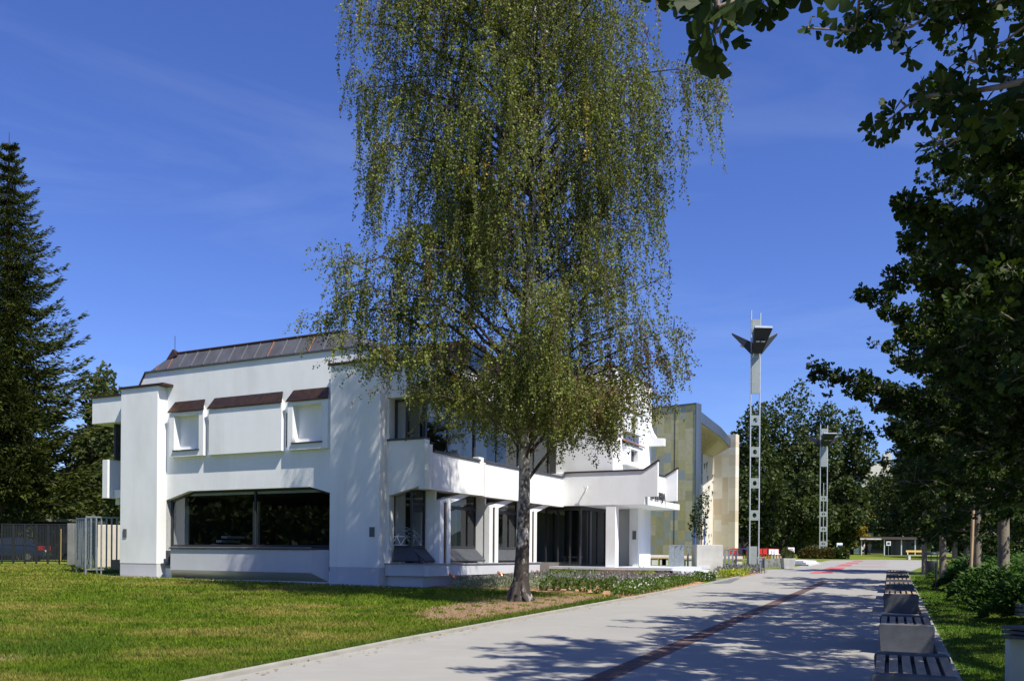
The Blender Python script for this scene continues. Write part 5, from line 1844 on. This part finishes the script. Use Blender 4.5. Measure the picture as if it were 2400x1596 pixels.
# long white-topped wooden benches in front of the stone hall
def long_bench(u0, u1, Y, v, label):
    a, b = at(u0, v, Y), at(u1, v, Y)
    root = empty('long_bench', (a.x, Y, gz(Y)), 0, label, 'bench', 'long benches before the stone hall')
    w = b.x - a.x
    MB().box(0, w, 0, .6, .42, .5).build('seat', M['wood'], root)
    MB().box(.0, w, .3, .62, .503, .66).build('top_slab', M['light_stone'], root)
    for x in (.1, w * .5, w - .5):
        MB().box(x, x + .4, .05, .55, 0, .42).build('foot', M['concrete'], root)
long_bench(1524, 1570, 56, 1310, 'left long wooden bench with white top before the slate wall')
long_bench(1604, 1744, 54, 1318, 'right long wooden bench with white top behind the railings')
# low stone wall and terrace steps
lw_ = MB()
a, b = ground(1792, 1331), ground(1834, 1329)
lw_.prism([(a.x, a.y, a.z - .2), (b.x, b.y, b.z - .2), (b.x + .2, b.y + .5, b.z - .2), (a.x, a.y + .5, a.z - .2)], [(a.x, a.y, a.z + .55), (b.x, b.y, b.z + .55), (b.x + .2, b.y + .5, b.z + .55), (a.x, a.y + .5, a.z + .55)])
tag(lw_.build('low_wall', M['rough_stone']), 'low rough stone wall left of the planter tub', 'wall')
p1 = [ground(u, v) for u, v in ((1745, 1312), (1838, 1312), (1920, 1308), (1950, 1313))]
ter = MB()
for i in range(3):
    k = i * .7
    q0 = [(ground(1740, 1318).x + 1, 62 + k), (ground(1862, 1325).x + .3 * i + .6, 56.5 + k * 2.0), (ground(1905, 1320).x + .4 * i + .4, 63 + k * 2.4), (ground(1943, 1312.8).x - .3 * i, 84 - k * 1.0), (23, 92)]
    zt = gz(60) + .1 * (i + 1) - .05
    ter.pz(q0, gz(60) - .3, zt)
tag(ter.build('terrace_steps', M['light_stone']), 'broad pale terrace steps rising behind the planter tub', 'steps')
# planter tub
p = ground(1846, 1333)
pt_ = empty('planter_tub', p, 0, 'weathered square concrete planter tub with a green and yellow plant', 'planter')
pt_.scale = (.62, .62, .85)
MB().prism([(-.46, -.46, 0), (.46, -.46, 0), (.46, .46, 0), (-.46, .46, 0)], [(-.58, -.58, .72), (.58, -.58, .72), (.58, .58, .72), (-.58, .58, .72)]).build('tub', M['concrete'], pt_, .03)
P, u_ = blob_points([(0, 0, .95, .55, .5, .3), (-.2, 0, 1.05, .35, .35, .35)], 900)
scatter('plant', DIAMOND, P, u_ + np.array([0, 0, .6]), .12 * rng.uniform(.6, 1.3, 900), M['far_leaf_light'], pt_)
# round sign on a post
p = at(1854, 1312, 66.)
sg_ = empty('post_sign', (p.x, 66, gz(66)), 0, 'small white sign with a red ring on a thin post', 'sign')
zt = at(1854, 1290, 66).z - gz(66)
MB().tube([(0, 0, 0), (0, 0, zt)], .03, 6).build('post', M['steel'], sg_)
MB().box(-.24, .24, -.04, -.01, zt - .24, zt + .24).build('plate', M['white_paint'], sg_)
rg = MB()
n = 20
rg.add([(math.cos(2 * math.pi * i / n) * r_, -.045, zt + math.sin(2 * math.pi * i / n) * r_) for r_ in (.11, .17) for i in range(n)], [(i, (i + 1) % n, n + (i + 1) % n, n + i) for i in range(n)])
rg.build('ring', M['red_sign'], sg_)
# info board
p = at(1968, 1298, 88.)
ib = empty('info_board', (p.x, 88, gz(88) - .3), .1, 'white upright information board at the edge of the shrubs', 'sign')
hz = at(1968, 1272, 88).z - gz(88) + .3
MB().box(-.3, .3, 0, .12, 0, hz).build('panel', M['white_paint'], ib, .01)
MB().box(-.24, .24, -.012, 0, hz - .45, hz - .2).build('print_strip', M['blue_cloth'], ib)
# shrubs by the farther lamp tower
for i, (u, v, w_, h_, lab) in enumerate(((1898, 1309, 50, 26, 'rusty green shrub left of the farther lamp tower foot'), (1935, 1309, 46, 24, 'rusty green shrub at the farther lamp tower foot'), (1968, 1312, 40, 28, 'green shrub before the white info board'))):
    Y = 84
    c = at(u, v, Y)
    rx = w_ / 2 / F * Y
    rz_ = h_ / F * Y
    P, u_ = blob_points([(0, 0, rz_ * .45, rx, rx * .7, rz_ * .55), (rx * .4, 0, rz_ * .4, rx * .6, rx * .6, rz_ * .5), (-rx * .45, 0, rz_ * .35, rx * .6, rx * .6, rz_ * .45)], 1500)
    o_ = scatter('shrub', DIAMOND, P, u_ + unit(1500) * .6, .2 * rng.uniform(.6, 1.3, 1500), M['rust_shrub' if i < 2 else 'far_leaf'])
    o_.location = (c.x, Y, gz(Y))
    tag(o_, lab, 'shrub', 'shrubs round the farther lamp tower')
# cafe: dark kiosk, tables, parasols
Yk = 124
a, b = at(1738, 1300, Yk), at(1992, 1300, Yk)
kk_ = empty('cafe_kiosk', ((a.x + b.x) / 2, Yk, gz(Yk)), 0, 'long dark cafe kiosk under the trees', 'building')
wk = (b.x - a.x) / 2
MB().box(-wk, wk, 0, 5, 0, 3.0).build('wall', M['dark_panel'], kk_)
MB().box(-wk - .4, wk + .4, -.8, 5.5, 3.0, 3.3).build('roof', M['roof_dark'], kk_)
for x in (-wk * .55, -wk * .1, wk * .35):
    MB().box(x, x + 1.6, -.04, 0, .9, 2.4).build('window', M['car_glass'], kk_)
MB().box(-1.2, 1.0, -.06, -.01, 2.55, 2.85).build('sign_board', M['red_sign'], kk_)
for i, (u, v, colr, lab) in enumerate(((1742, 1291, 'blue_cloth', 'blue parasol table of the cafe'), (1731, 1296, 'red_cloth', 'leftmost red cafe table'), (1788, 1293, 'red_cloth', 'red cafe table right behind the nearer lamp tower'), (1800, 1295, 'red_cloth', 'rightmost red cafe table'))):
    Y = 82
    c = at(u, v, Y)
    root = empty('cafe_table', (c.x, Y, gz(Y)), 0, lab, 'table', 'cafe tables')
    MB().tube([(0, 0, 0), (0, 0, .95)], .04, 6).build('leg', M['dark_metal'], root)
    mb = MB().tube([(0, 0, .9), (0, 0, .96)], .55, 14)
    mb.build('cloth', M[colr], root)
    for a_ in (0, 2.1, 4.2):
        MB().box(-.2, .2, -.2, .2, .42, .47).box(-.2, .2, .18, .22, .47, .95).box(-.2, -.16, -.2, -.16, 0, .42).box(.16, .2, -.2, -.16, 0, .42).box(-.2, -.16, .16, .2, 0, .42).box(.16, .2, .16, .2, 0, .42).build('seat', M['red_cloth' if i else 'dark_metal'], root).location = (math.cos(a_) * .9, math.sin(a_) * .9, 0)
for u in (1810, 1817, 1823):
    c = at(u, 1300, 80)
    root = empty('cafe_chair', (c.x, 80, gz(80)), .4, 'pale metal cafe chair beside the rightmost red table', 'chair', 'pale cafe chairs')
    MB().box(-.22, .22, -.22, .22, .43, .47).build('seat', M['white_paint'], root)
    MB().box(-.22, .22, .19, .23, .47, .9).build('backrest', M['white_paint'], root)
    for x in (-.2, .17):
        for y in (-.2, .17):
            MB().box(x, x + .03, y, y + .03, 0, .43).build('leg', M['white_paint'], root)
# covered walk at the end of the path
Yp = 118
a, b = at(2012, 1300, Yp), at(2165, 1300, Yp)
zr = at(2060, 1262, Yp).z - gz(Yp)
pv = empty('covered_walk', (a.x, Yp, gz(Yp)), 0, 'flat dark roofed covered walk on thin posts at the end of the path', 'shelter')
wp = b.x - a.x
MB().box(-.2, wp + .3, -1, 3, zr - .12, zr + .22).build('roof', M['roof_dark'], pv)
MB().box(-.2, wp * .3, -1.03, -1.0, zr - .15, zr + .02).build('fascia', M['light_stone'], pv)
for x in (.1, wp * .36, wp * .62, wp * .83, wp):
    MB().box(x, x + .14, -.6, -.46, 0, zr - .12).build('post', M['tower_steel'], pv)
MB().box(wp * .52, wp + .3, .5, 3, .0, zr - .2).build('back_wall', M['dark_panel'], pv)
c = at(2036, 1270, 140)
vn = empty('white_stall', (c.x, 140, gz(140)), 0, 'low stall with a white awning beyond the covered walk', 'stall')
MB().prism([(-.2, 0, 2.2), (6, 0, 2.2), (6, 2, 2.8), (-.2, 2, 2.8)], [(-.2, 0, 3.2), (6, 0, 3.2), (6, 2, 3.3), (-.2, 2, 3.3)]).build('awning', M['white_paint'], vn)
MB().box(0, 5.8, .6, 2, 0, 2.1).build('counter', M['dark_panel'], vn)
# small parking sign at the walk
c = at(2082, 1300, 112)
ps_ = empty('square_sign', (c.x, 112, gz(112)), 0, 'small square sign on a thin post before the covered walk', 'sign')
MB().tube([(0, 0, 0), (0, 0, 1.75)], .035, 6).build('post', M['steel'], ps_)
MB().box(-.28, .28, -.05, -.02, 1.3, 1.85).build('plate', M['white_paint'], ps_)
MB().box(-.17, .17, -.06, -.051, 1.42, 1.73).build('symbol', M['cloth_dark'], ps_)

def person(base, rz, h, top, legs, label, stride=.22):
    root = empty('person', base, rz, label, 'person', None)
    k = h / 1.75
    V3 = lambda x, y, z: (x * k, y * k, z * k)
    vs = [V3(0, 0, .92), V3(0, 0, 1.15), V3(0, 0, 1.4), V3(0, .01, 1.5), V3(0, .015, 1.57), V3(0, .02, 1.68),
          V3(-.18, 0, 1.4), V3(-.24, .05, 1.12), V3(-.23, -.1, .86), V3(.18, 0, 1.4), V3(.24, -.05, 1.12), V3(.23, .1, .86),
          V3(-.1, 0, .88), V3(-.11, -stride * .5, .48), V3(-.11, stride * .1 - .05, .07), V3(-.11, -.2, .03), V3(.1, 0, .88), V3(.11, stride * .5, .48), V3(.11, stride, .07), V3(.11, stride - .17, .03)]
    es = [(0, 1), (1, 2), (2, 3), (3, 4), (4, 5), (2, 6), (6, 7), (7, 8), (2, 9), (9, 10), (10, 11), (0, 12), (12, 13), (13, 14), (14, 15), (0, 16), (16, 17), (17, 18), (18, 19)]
    rd = [.15, .14, .16, .07, .075, .1, .075, .05, .04, .075, .05, .04, .1, .065, .045, .04, .1, .065, .045, .04]
    me = bpy.data.meshes.new('body')
    me.from_pydata(vs, es, [])
    o_ = bpy.data.objects.new('body', me)
    link(o_, root)
    sm_ = o_.modifiers.new('skin', 'SKIN')
    for i, r_ in enumerate(rd):
        me.skin_vertices[0].data[i].radius = (r_ * k, r_ * k * .8)
    me.skin_vertices[0].data[0].use_root = True
    ss = o_.modifiers.new('sub', 'SUBSURF')
    ss.levels = ss.render_levels = 1
    me.materials.append(M['skin'])
    ptop = MB().tube([V3(0, 0, .9), V3(0, 0, 1.1), V3(0, 0, 1.3), V3(0, 0, 1.45)], [.19 * k, .175 * k, .2 * k, .1 * k], 10)
    for s in (-1, 1):
        ptop.tube([V3(s * .17, 0, 1.42), V3(s * .245, s * -.05, 1.14)], [.095 * k, .075 * k], 8)
    ptop.build('shirt', M[top], root)
    tr2 = MB().tube([V3(-.1, 0, .92), V3(-.11, -stride * .5, .5)], [.13 * k, .1 * k], 8).tube([V3(.1, 0, .92), V3(.11, stride * .5, .5)], [.13 * k, .1 * k], 8)
    tr2.build('trousers', M[legs], root)
    MB().tube([V3(0, .03, 1.66), V3(0, .03, 1.72), V3(0, .03, 1.78)], [.115 * k, .11 * k, .04 * k], 8).build('hair', M['cloth_dark'], root)
for u, Y, h_, rz_, t_, l_, lab in ((2038, 121, 1.8, .2, 'cloth_white', 'cloth_white', 'person in white walking away through the covered walk'), (2027, 133, 1.7, .5, 'cloth_white', 'cloth_dark', 'person in a white shirt and dark trousers beyond the covered walk'), (2075, 124, 1.75, 0, 'cloth_blue', 'cloth_dark', 'person in blue standing in the shade of the covered walk')):
    c = at(u, 1298, Y)
    person((c.x, Y, gz(Y)), rz_, h_, t_, l_, lab)
# yellow bench with backrest
c = at(2128, 1314, 83)
e = at(2173, 1314, 83)
yb = empty('yellow_bench', (c.x, 83, gz(83)), 0, 'yellow slatted bench on white concrete legs at the far lawn edge', 'bench')
wy = e.x - c.x
MB().box(0, wy, 0, .4, .42, .47).build('seat', M['yellow'], yb)
MB().box(0, wy, .42, .47, .72, .9).build('backrest', M['yellow'], yb)
for x in (.05, wy - .3):
    MB().box(x, x + .22, .02, .42, 0, .418).box(x + .06, x + .14, .38, .42, .42, .72).build('leg', M['light_stone'], yb)
# litter bins and post
c = ground(2183, 1355)
lbn = empty('litter_bin', c, 0, 'dark round litter bin with open hood on the lawn edge', 'litter bin')
MB().tube([(0, 0, 0), (0, 0, .02), (0, 0, .78), (0, 0, .8)], [.22, .24, .28, .27], 18).build('basket', M['dark_metal'], lbn)
MB().tube([(0, 0, 1.06), (0, 0, 1.14), (0, 0, 1.18)], [.29, .3, .22], 18).build('hood', M['dark_metal'], lbn)
for a_ in (0, 2.1, 4.2):
    MB().tube([(math.cos(a_) * .25, math.sin(a_) * .25, .75), (math.cos(a_) * .26, math.sin(a_) * .26, 1.08)], .02, 5).build('strut', M['dark_metal'], lbn)
c = ground(2194, 1384)
tag(MB().tube([(c.x, c.y, c.z - .1), (c.x, c.y, c.z + .95)], .035, 8).build('black_post', M['dark_metal']), 'thin black post on the lawn between bin and benches', 'post')
# slatted bin cut by the right edge
c = ground(2446, 1640)
sbn = empty('slatted_bin', (c.x, c.y, c.z), .3, 'pale slatted litter bin cut by the right edge in front of the junipers', 'litter bin')
MB().box(-.05, .3, .0, .06, 0, .62).box(-.05, .3, .4, .46, 0, .62).build('side_panel', M['concrete'], sbn, .01)
for i in range(3):
    MB().box(-.08, .32, -.02, .48, .63 + .05 * i, .665 + .05 * i).build('slat', M['concrete_dark'], sbn, .006)
c2 = at(2396, 1458, 13.5)
fb = MB()
for i in range(3):
    fb.box(c2.x - .08, c2.x + .9, 13.45 + .0, 13.55, gz(13.5) + .55 + .07 * i, gz(13.5) + .6 + .07 * i)
fb.box(c2.x + .3, c2.x + .4, 13.46, 13.54, gz(13.5), gz(13.5) + .75)
tag(fb.build('slatted_board', M['concrete_dark']), 'grey slatted board on a post cut by the right edge above the slatted bin', 'board')
# far white block beyond the trees
c = at(2062, 1110, 320)
fw = empty('far_block', (c.x, 320, 2), -.3, 'pale block of flats far off above the trees', 'building')
zt = at(2058, 1098, 320).z - 2
MB().pt([(-6, 0), (5, 0), (5, zt - .5), (0, zt + 2.2), (-6, zt - .5)], 0, 14).build('wall', M['cream_panel'], fw)
MB().box(1.5, 4.5, 3, 9, zt + 1, zt + 6).build('stair_head', M['light_stone'], fw)
for i in range(3):
    for j in range(2):
        MB().box(-4.2 + 3 * i, -3.2 + 3 * i, -.05, -.01, zt - 4 - 3.2 * j, zt - 2.8 - 3.2 * j).build('window', M['dark_panel'], fw)

# ================================================================ PLANTING
# clipped box balls, each its own
def ball(r_, seed):
    rs = np.random.default_rng(seed)
    n = 420
    u_ = rs.normal(size=(n, 3)); u_ /= np.linalg.norm(u_, axis=1, keepdims=True)
    P = u_ * r_ * rs.uniform(.72, 1.04, n)[:, None] * np.array([1, 1, 1.1]) + np.array([0, 0, r_])
    o_ = scatter('box_shrub', DIAMOND, P, u_ + rs.normal(size=(n, 3)) * .5, .05 * rs.uniform(.6, 1.3, n), M['box_leaf'])
    return o_
bp = [ball(.125, 1), ball(.14, 2), ball(.165, 3)]
spots = [(991, 1368, 0), (1003, 1368, 0), (1015, 1368.5, 0), (1024, 1368, 2), (1040, 1366, 0), (1059, 1362, 2), (1076, 1360, 1), (1090, 1359, 1), (1100, 1357, 2), (1122, 1357, 0), (1131, 1356, 0),
         (1275, 1384, 2), (1290, 1380, 2), (1305, 1384, 2), (1322, 1380, 2), (1338, 1385, 2), (1352, 1378, 1), (1367, 1388, 2), (1384, 1381, 2), (1401, 1391, 2), (1415, 1383, 1), (1425, 1384, 2), (1436, 1379, 2),
         (1405, 1350, 1), (1416, 1349, 1), (1428, 1351, 1), (1440, 1349, 0), (1455, 1352, 2), (1632, 1362, 2), (1641, 1363, 2), (1651, 1362, 2), (1664, 1362, 1), (1671, 1361, 1)]
for i, (u, v, k) in enumerate(spots):
    o_ = bp[k] if k in (0, 1, 2) and bp[k].get('label') is None else bp[k].copy()
    if o_.name not in COL.objects:
        COL.objects.link(o_)
    g_ = ground(u, v)
    o_.location = (g_.x, g_.y, g_.z)
    o_.rotation_euler = (0, 0, i * 1.3)
    sc_ = 1. + .16 * math.sin(i * 2.7)
    o_.scale = (sc_, sc_, sc_ * 1.15)
    lab = 'small dark clipped box bush against the foot of the plinth wall' if i < 11 else ('leafy clipped box bush in the row on bark mulch right of the birch' if i < 23 else ('rounded box bush close under the entrance platform' if i < 28 else 'bright green box bush at the tip of the bed by the path'))
    grp = 'box bushes by the plinth wall' if i < 11 else ('box bushes on bark mulch' if i < 23 else ('box bushes under the platform' if i < 28 else 'box bushes at the tip of the bed'))
    tag(o_, lab, 'shrub', grp)

def inside(poly, x, y):
    res = np.zeros(len(x), dtype=bool)
    n = len(poly)
    j = n - 1
    for i in range(n):
        xi, yi = poly[i]; xj, yj = poly[j]
        c_ = ((yi > y) != (yj > y)) & (x < (xj - xi) * (y - yi) / (yj - yi + 1e-12) + xi)
        res ^= c_
        j = i
    return res
def fill(poly, n):
    x0, x1 = min(p[0] for p in poly), max(p[0] for p in poly)
    y0, y1 = min(p[1] for p in poly), max(p[1] for p in poly)
    x = rng.uniform(x0, x1, n * 4); y = rng.uniform(y0, y1, n * 4)
    k = inside(poly, x, y)
    return np.stack([x[k][:n], y[k][:n]], axis=1)
def cover(name, px, n, size, h, mat, label=None, clump=.5, width=.5, up=.9):
    poly = [(ground(u, v).x, ground(u, v).y) for u, v in px]
    xy = fill(poly, n)
    cl = np.sin(xy[:, 0] * 4.1 + 1) * np.sin(xy[:, 1] * 3.3) * .5 + .5
    zz_ = rng.uniform(0, 1, len(xy)) ** .7 * h * (1 - clump + clump * cl)
    P = np.column_stack([xy, gzn(xy[:, 1]) + zz_])
    D = rng.normal(size=(len(xy), 3)) * .7 + np.array([0, 0, up])
    o_ = scatter(name, DIAMOND, P, D, size * rng.uniform(.6, 1.3, len(xy)), M[mat], None, None, width)
    tag(o_, kind='stuff')
    return o_
cover('lavender_bed', [(1060, 1372), (1120, 1360), (1262, 1352), (1420, 1355), (1540, 1356), (1630, 1356), (1600, 1364), (1470, 1374), (1300, 1374), (1100, 1378)], 16000, .1, .32, 'lavender')
cover('silver_ground_cover', [(1055, 1382), (1080, 1366), (1200, 1360), (1262, 1364), (1300, 1370), (1290, 1383), (1220, 1384), (1130, 1380)], 12000, .085, .3, 'silver_leaf')
cover('silver_ground_cover', [(1262, 1368), (1300, 1362), (1420, 1364), (1400, 1374), (1300, 1380)], 5000, .085, .22, 'silver_leaf')
cover('rose_bed', [(1430, 1400), (1450, 1376), (1520, 1368), (1600, 1362), (1640, 1364), (1600, 1374), (1560, 1384), (1500, 1397)], 13000, .07, .3, 'box_leaf', width=.7)
cover('white_blossom', [(1430, 1400), (1450, 1378), (1520, 1370), (1590, 1366), (1580, 1376), (1500, 1397)], 230, .06, .34, 'petal', width=.9, clump=.2)
cover('lime_ground_cover', [(1488, 1357), (1500, 1353), (1535, 1353), (1532, 1359)], 900, .11, .45, 'lime_leaf')
cover('green_ground_cover', [(1265, 1362), (1300, 1350), (1400, 1352), (1400, 1358), (1300, 1364)], 3500, .1, .35, 'box_leaf')
cover('lavender_bed', [(1670, 1352), (1692, 1338), (1772, 1336), (1790, 1341), (1735, 1351)], 5000, .12, .4, 'lavender')
cover('lime_ground_cover', [(1676, 1354), (1700, 1350), (1760, 1347), (1735, 1353)], 1200, .12, .35, 'lime_leaf')
# young tree behind the block, with blue ties
c = at(1640, 1300, 52)
yt = tree('young_tree', (c.x, 52, gz(52)), 2.9, .04, [(0, 0, 3.1, .45, .45, 1.3), (-.25, 0, 2.6, .35, .35, .8), (.25, 0, 3.8, .3, .3, .8)], 700, .14, 'far_leaf', 'thin young tree with blue ties behind the concrete block', bark='stake')
MB().tube([(-.35, -.1, 0), (-.3, -.1, 2.9)], .04, 6).tube([(.25, -.1, 0), (.28, -.1, 2.9)], .04, 6).build('blue_tie', M['blue_cloth'], yt)

# junipers on the right, each a sprawling shrub
jl = [(2204, 1362, 1.9, 'juniper mound beside the slim pale ginkgo trunk'), (2218, 1385, 1.35, 'juniper mound left of the tall wooden stake'), (2262, 1392, 1.8, 'juniper mound between stakes and stout trunk'), (2248, 1412, 1.2, 'juniper mound in front of the tall wooden stake'),
      (2295, 1434, 1.1, 'juniper mound at the foot of the stout trunk'), (2345, 1424, 1.9, 'juniper mound behind the stout trunk at the right edge'), (2338, 1462, 1.1, 'nearest juniper mound at the right edge'), (2270, 1362, 2.6, 'juniper mound farther back between the trunks'), (2345, 1385, 2.6, 'juniper mound far back at the right edge'), (2240, 1340, 3.2, 'farthest juniper mound below the dark trees')]
for i, (u, v, rr_, lab) in enumerate(jl):
    g_ = ground(u, v) + Vector((rr_, 0, 0))
    g_.z = gz(g_.y)
    n = 5200
    a = rng.uniform(0, 6.283, n)
    r2 = np.sqrt(rng.uniform(0, 1, n)) * rr_ * (1 + .18 * np.sin(a * 5 + i))
    hh = 1.0 * (1 - (r2 / rr_ / 1.25) ** 2) * rng.uniform(.25, 1.0, n) ** .5 * (1 + .25 * np.sin(a * 7 + r2 * 4))
    P = np.column_stack([np.cos(a) * r2, np.sin(a) * r2, np.maximum(hh, .03)])
    D = np.column_stack([np.cos(a + .6), np.sin(a + .6), np.full(n, .28)]) + rng.normal(size=(n, 3)) * .35
    o_ = scatter('juniper_shrub', DIAMOND, P, D, rng.uniform(.1, .26, n), M['juniper_needle'], None, np.clip(rng.uniform(0, .6, n) + .4 * hh, 0, 1), .3)
    o_.location = g_
    tag(o_, lab, 'shrub', 'junipers under the ginkgos')

# ---------------------------------------------------------------- GRASS BLADES
def blades(name, X, Y, mat, hmul=1.0):
    n = len(X)
    far = np.clip(Y / 12., .8, 3.2)
    h = rng.uniform(.025, .065, n) * hmul * (.75 + .25 * far)
    w = .0075 * far * rng.uniform(.7, 1.3, n)
    a = rng.uniform(0, 6.283, n)
    ln = rng.uniform(.2, 1.1, n) * h
    b = rng.uniform(0, 6.283, n)
    z = gzn(Y)
    V = np.empty((n, 3, 3))
    V[:, 0] = np.column_stack([X - np.cos(a) * w, Y - np.sin(a) * w, z])
    V[:, 1] = np.column_stack([X + np.cos(a) * w, Y + np.sin(a) * w, z])
    V[:, 2] = np.column_stack([X + np.cos(b) * ln, Y + np.sin(b) * ln, z + h])
    Fc = np.arange(n * 3).reshape(n, 3)
    o_ = np_mesh(name, V.reshape(-1, 3), Fc, mat, None, rng.uniform(0, 1, n))
    return tag(o_, kind='stuff')
N = 420000
Y = 1 / rng.uniform(1 / 48., 1 / 9.2, N)
X = rng.uniform(-.62, .18, N) * Y - .4
k = X < kerb_x(Y) - .15 + rng.normal(size=N) * .02
st_s = (X - O2.x) * wv.x + (Y - O2.y) * wv.y
st_t = (X - O2.x) * rv.x + (Y - O2.y) * rv.y
k &= ~((st_s > -13) & (st_t > .05)) & (st_t < 13)
k &= ~inside([p for p in bed_poly], X, Y)
ins = inside(soil_poly, X + rng.normal(size=N) * .28, Y + rng.normal(size=N) * .45) & (np.sin(X * 5.1 + Y * 1.3) * np.sin(Y * 3.7 - X) < .72)
k &= (~ins) | (rng.uniform(size=N) < .04)
c_ = ground(20, 1540)
k &= ~((np.hypot((X - c_.x) / .7, (Y - c_.y) / .42) < 1 + .25 * np.sin(X * 9) * np.cos(Y * 7)) & (rng.uniform(size=N) < .9))
# tufts: thinner where the dry patches are
blades('grass', X[k], Y[k], M['blade'])
N = 110000
Y = 1 / rng.uniform(1 / 42., 1 / 9.0, N)
X = right_x(Y) + .22 + rng.uniform(0, 1, N) ** .8 * (2.4 + .10 * Y)
blades('grass', X, Y, M['blade_fresh'], .8)
# longer weedy tufts along the kerb
N = 9000
Y = rng.uniform(9.5, 24, N)
X = kerb_x(Y) - .18 - np.abs(rng.normal(size=N)) * .25
blades('grass', X, Y, M['blade_fresh'], 1.5)
N = 5200
c_ = ground(140, 1520)
X = c_.x + rng.normal(size=N) * .45
Y = c_.y + rng.normal(size=N) * .5
blades('weeds', X, Y, M['blade_fresh'], 1.7)
N = 7000
ci = rng.integers(0, 90, N)
cx, cy = rng.uniform(-.55, .05, 90), 1 / rng.uniform(1 / 26., 1 / 9.6, 90)
X = cx[ci] * cy[ci] - 1.2 + rng.normal(size=N) * .09
Y = cy[ci] + rng.normal(size=N) * .09
kk_ = X < kerb_x(Y) - .25
blades('weeds', X[kk_], Y[kk_], M['blade_fresh'], 1.8)
# fallen leaves
N = 420
Y = rng.uniform(9.5, 30, N)
X = np.where(rng.uniform(size=N) < .55, right_x(Y) + rng.uniform(.2, 2.6, N), kerb_x(Y) + np.abs(rng.normal(size=N)) * .2 + .02)
P = np.column_stack([X, Y, gzn(Y) + .025])
D = rng.normal(size=(N, 3)) * np.array([1, 1, .12])
M['dead_leaf'] = leaf_mat('dead_leaf', (.3, .16, .06), (.5, .36, .1), None, .2)
tag(scatter('fallen_leaves', DIAMOND, P, D, rng.uniform(.03, .07, N), M['dead_leaf'], None, None, 1.0, roll=np.zeros(N)), kind='stuff')
# gravel strip along the museum foot
gs = MB()
gpts = [loc(-11, -.05), loc(4.0, -.05), loc(4.0, -.35), loc(-11, -.35)]
sheet('gravel_strip', [(p.x, p.y) for p in gpts], .01, M['gravel'])
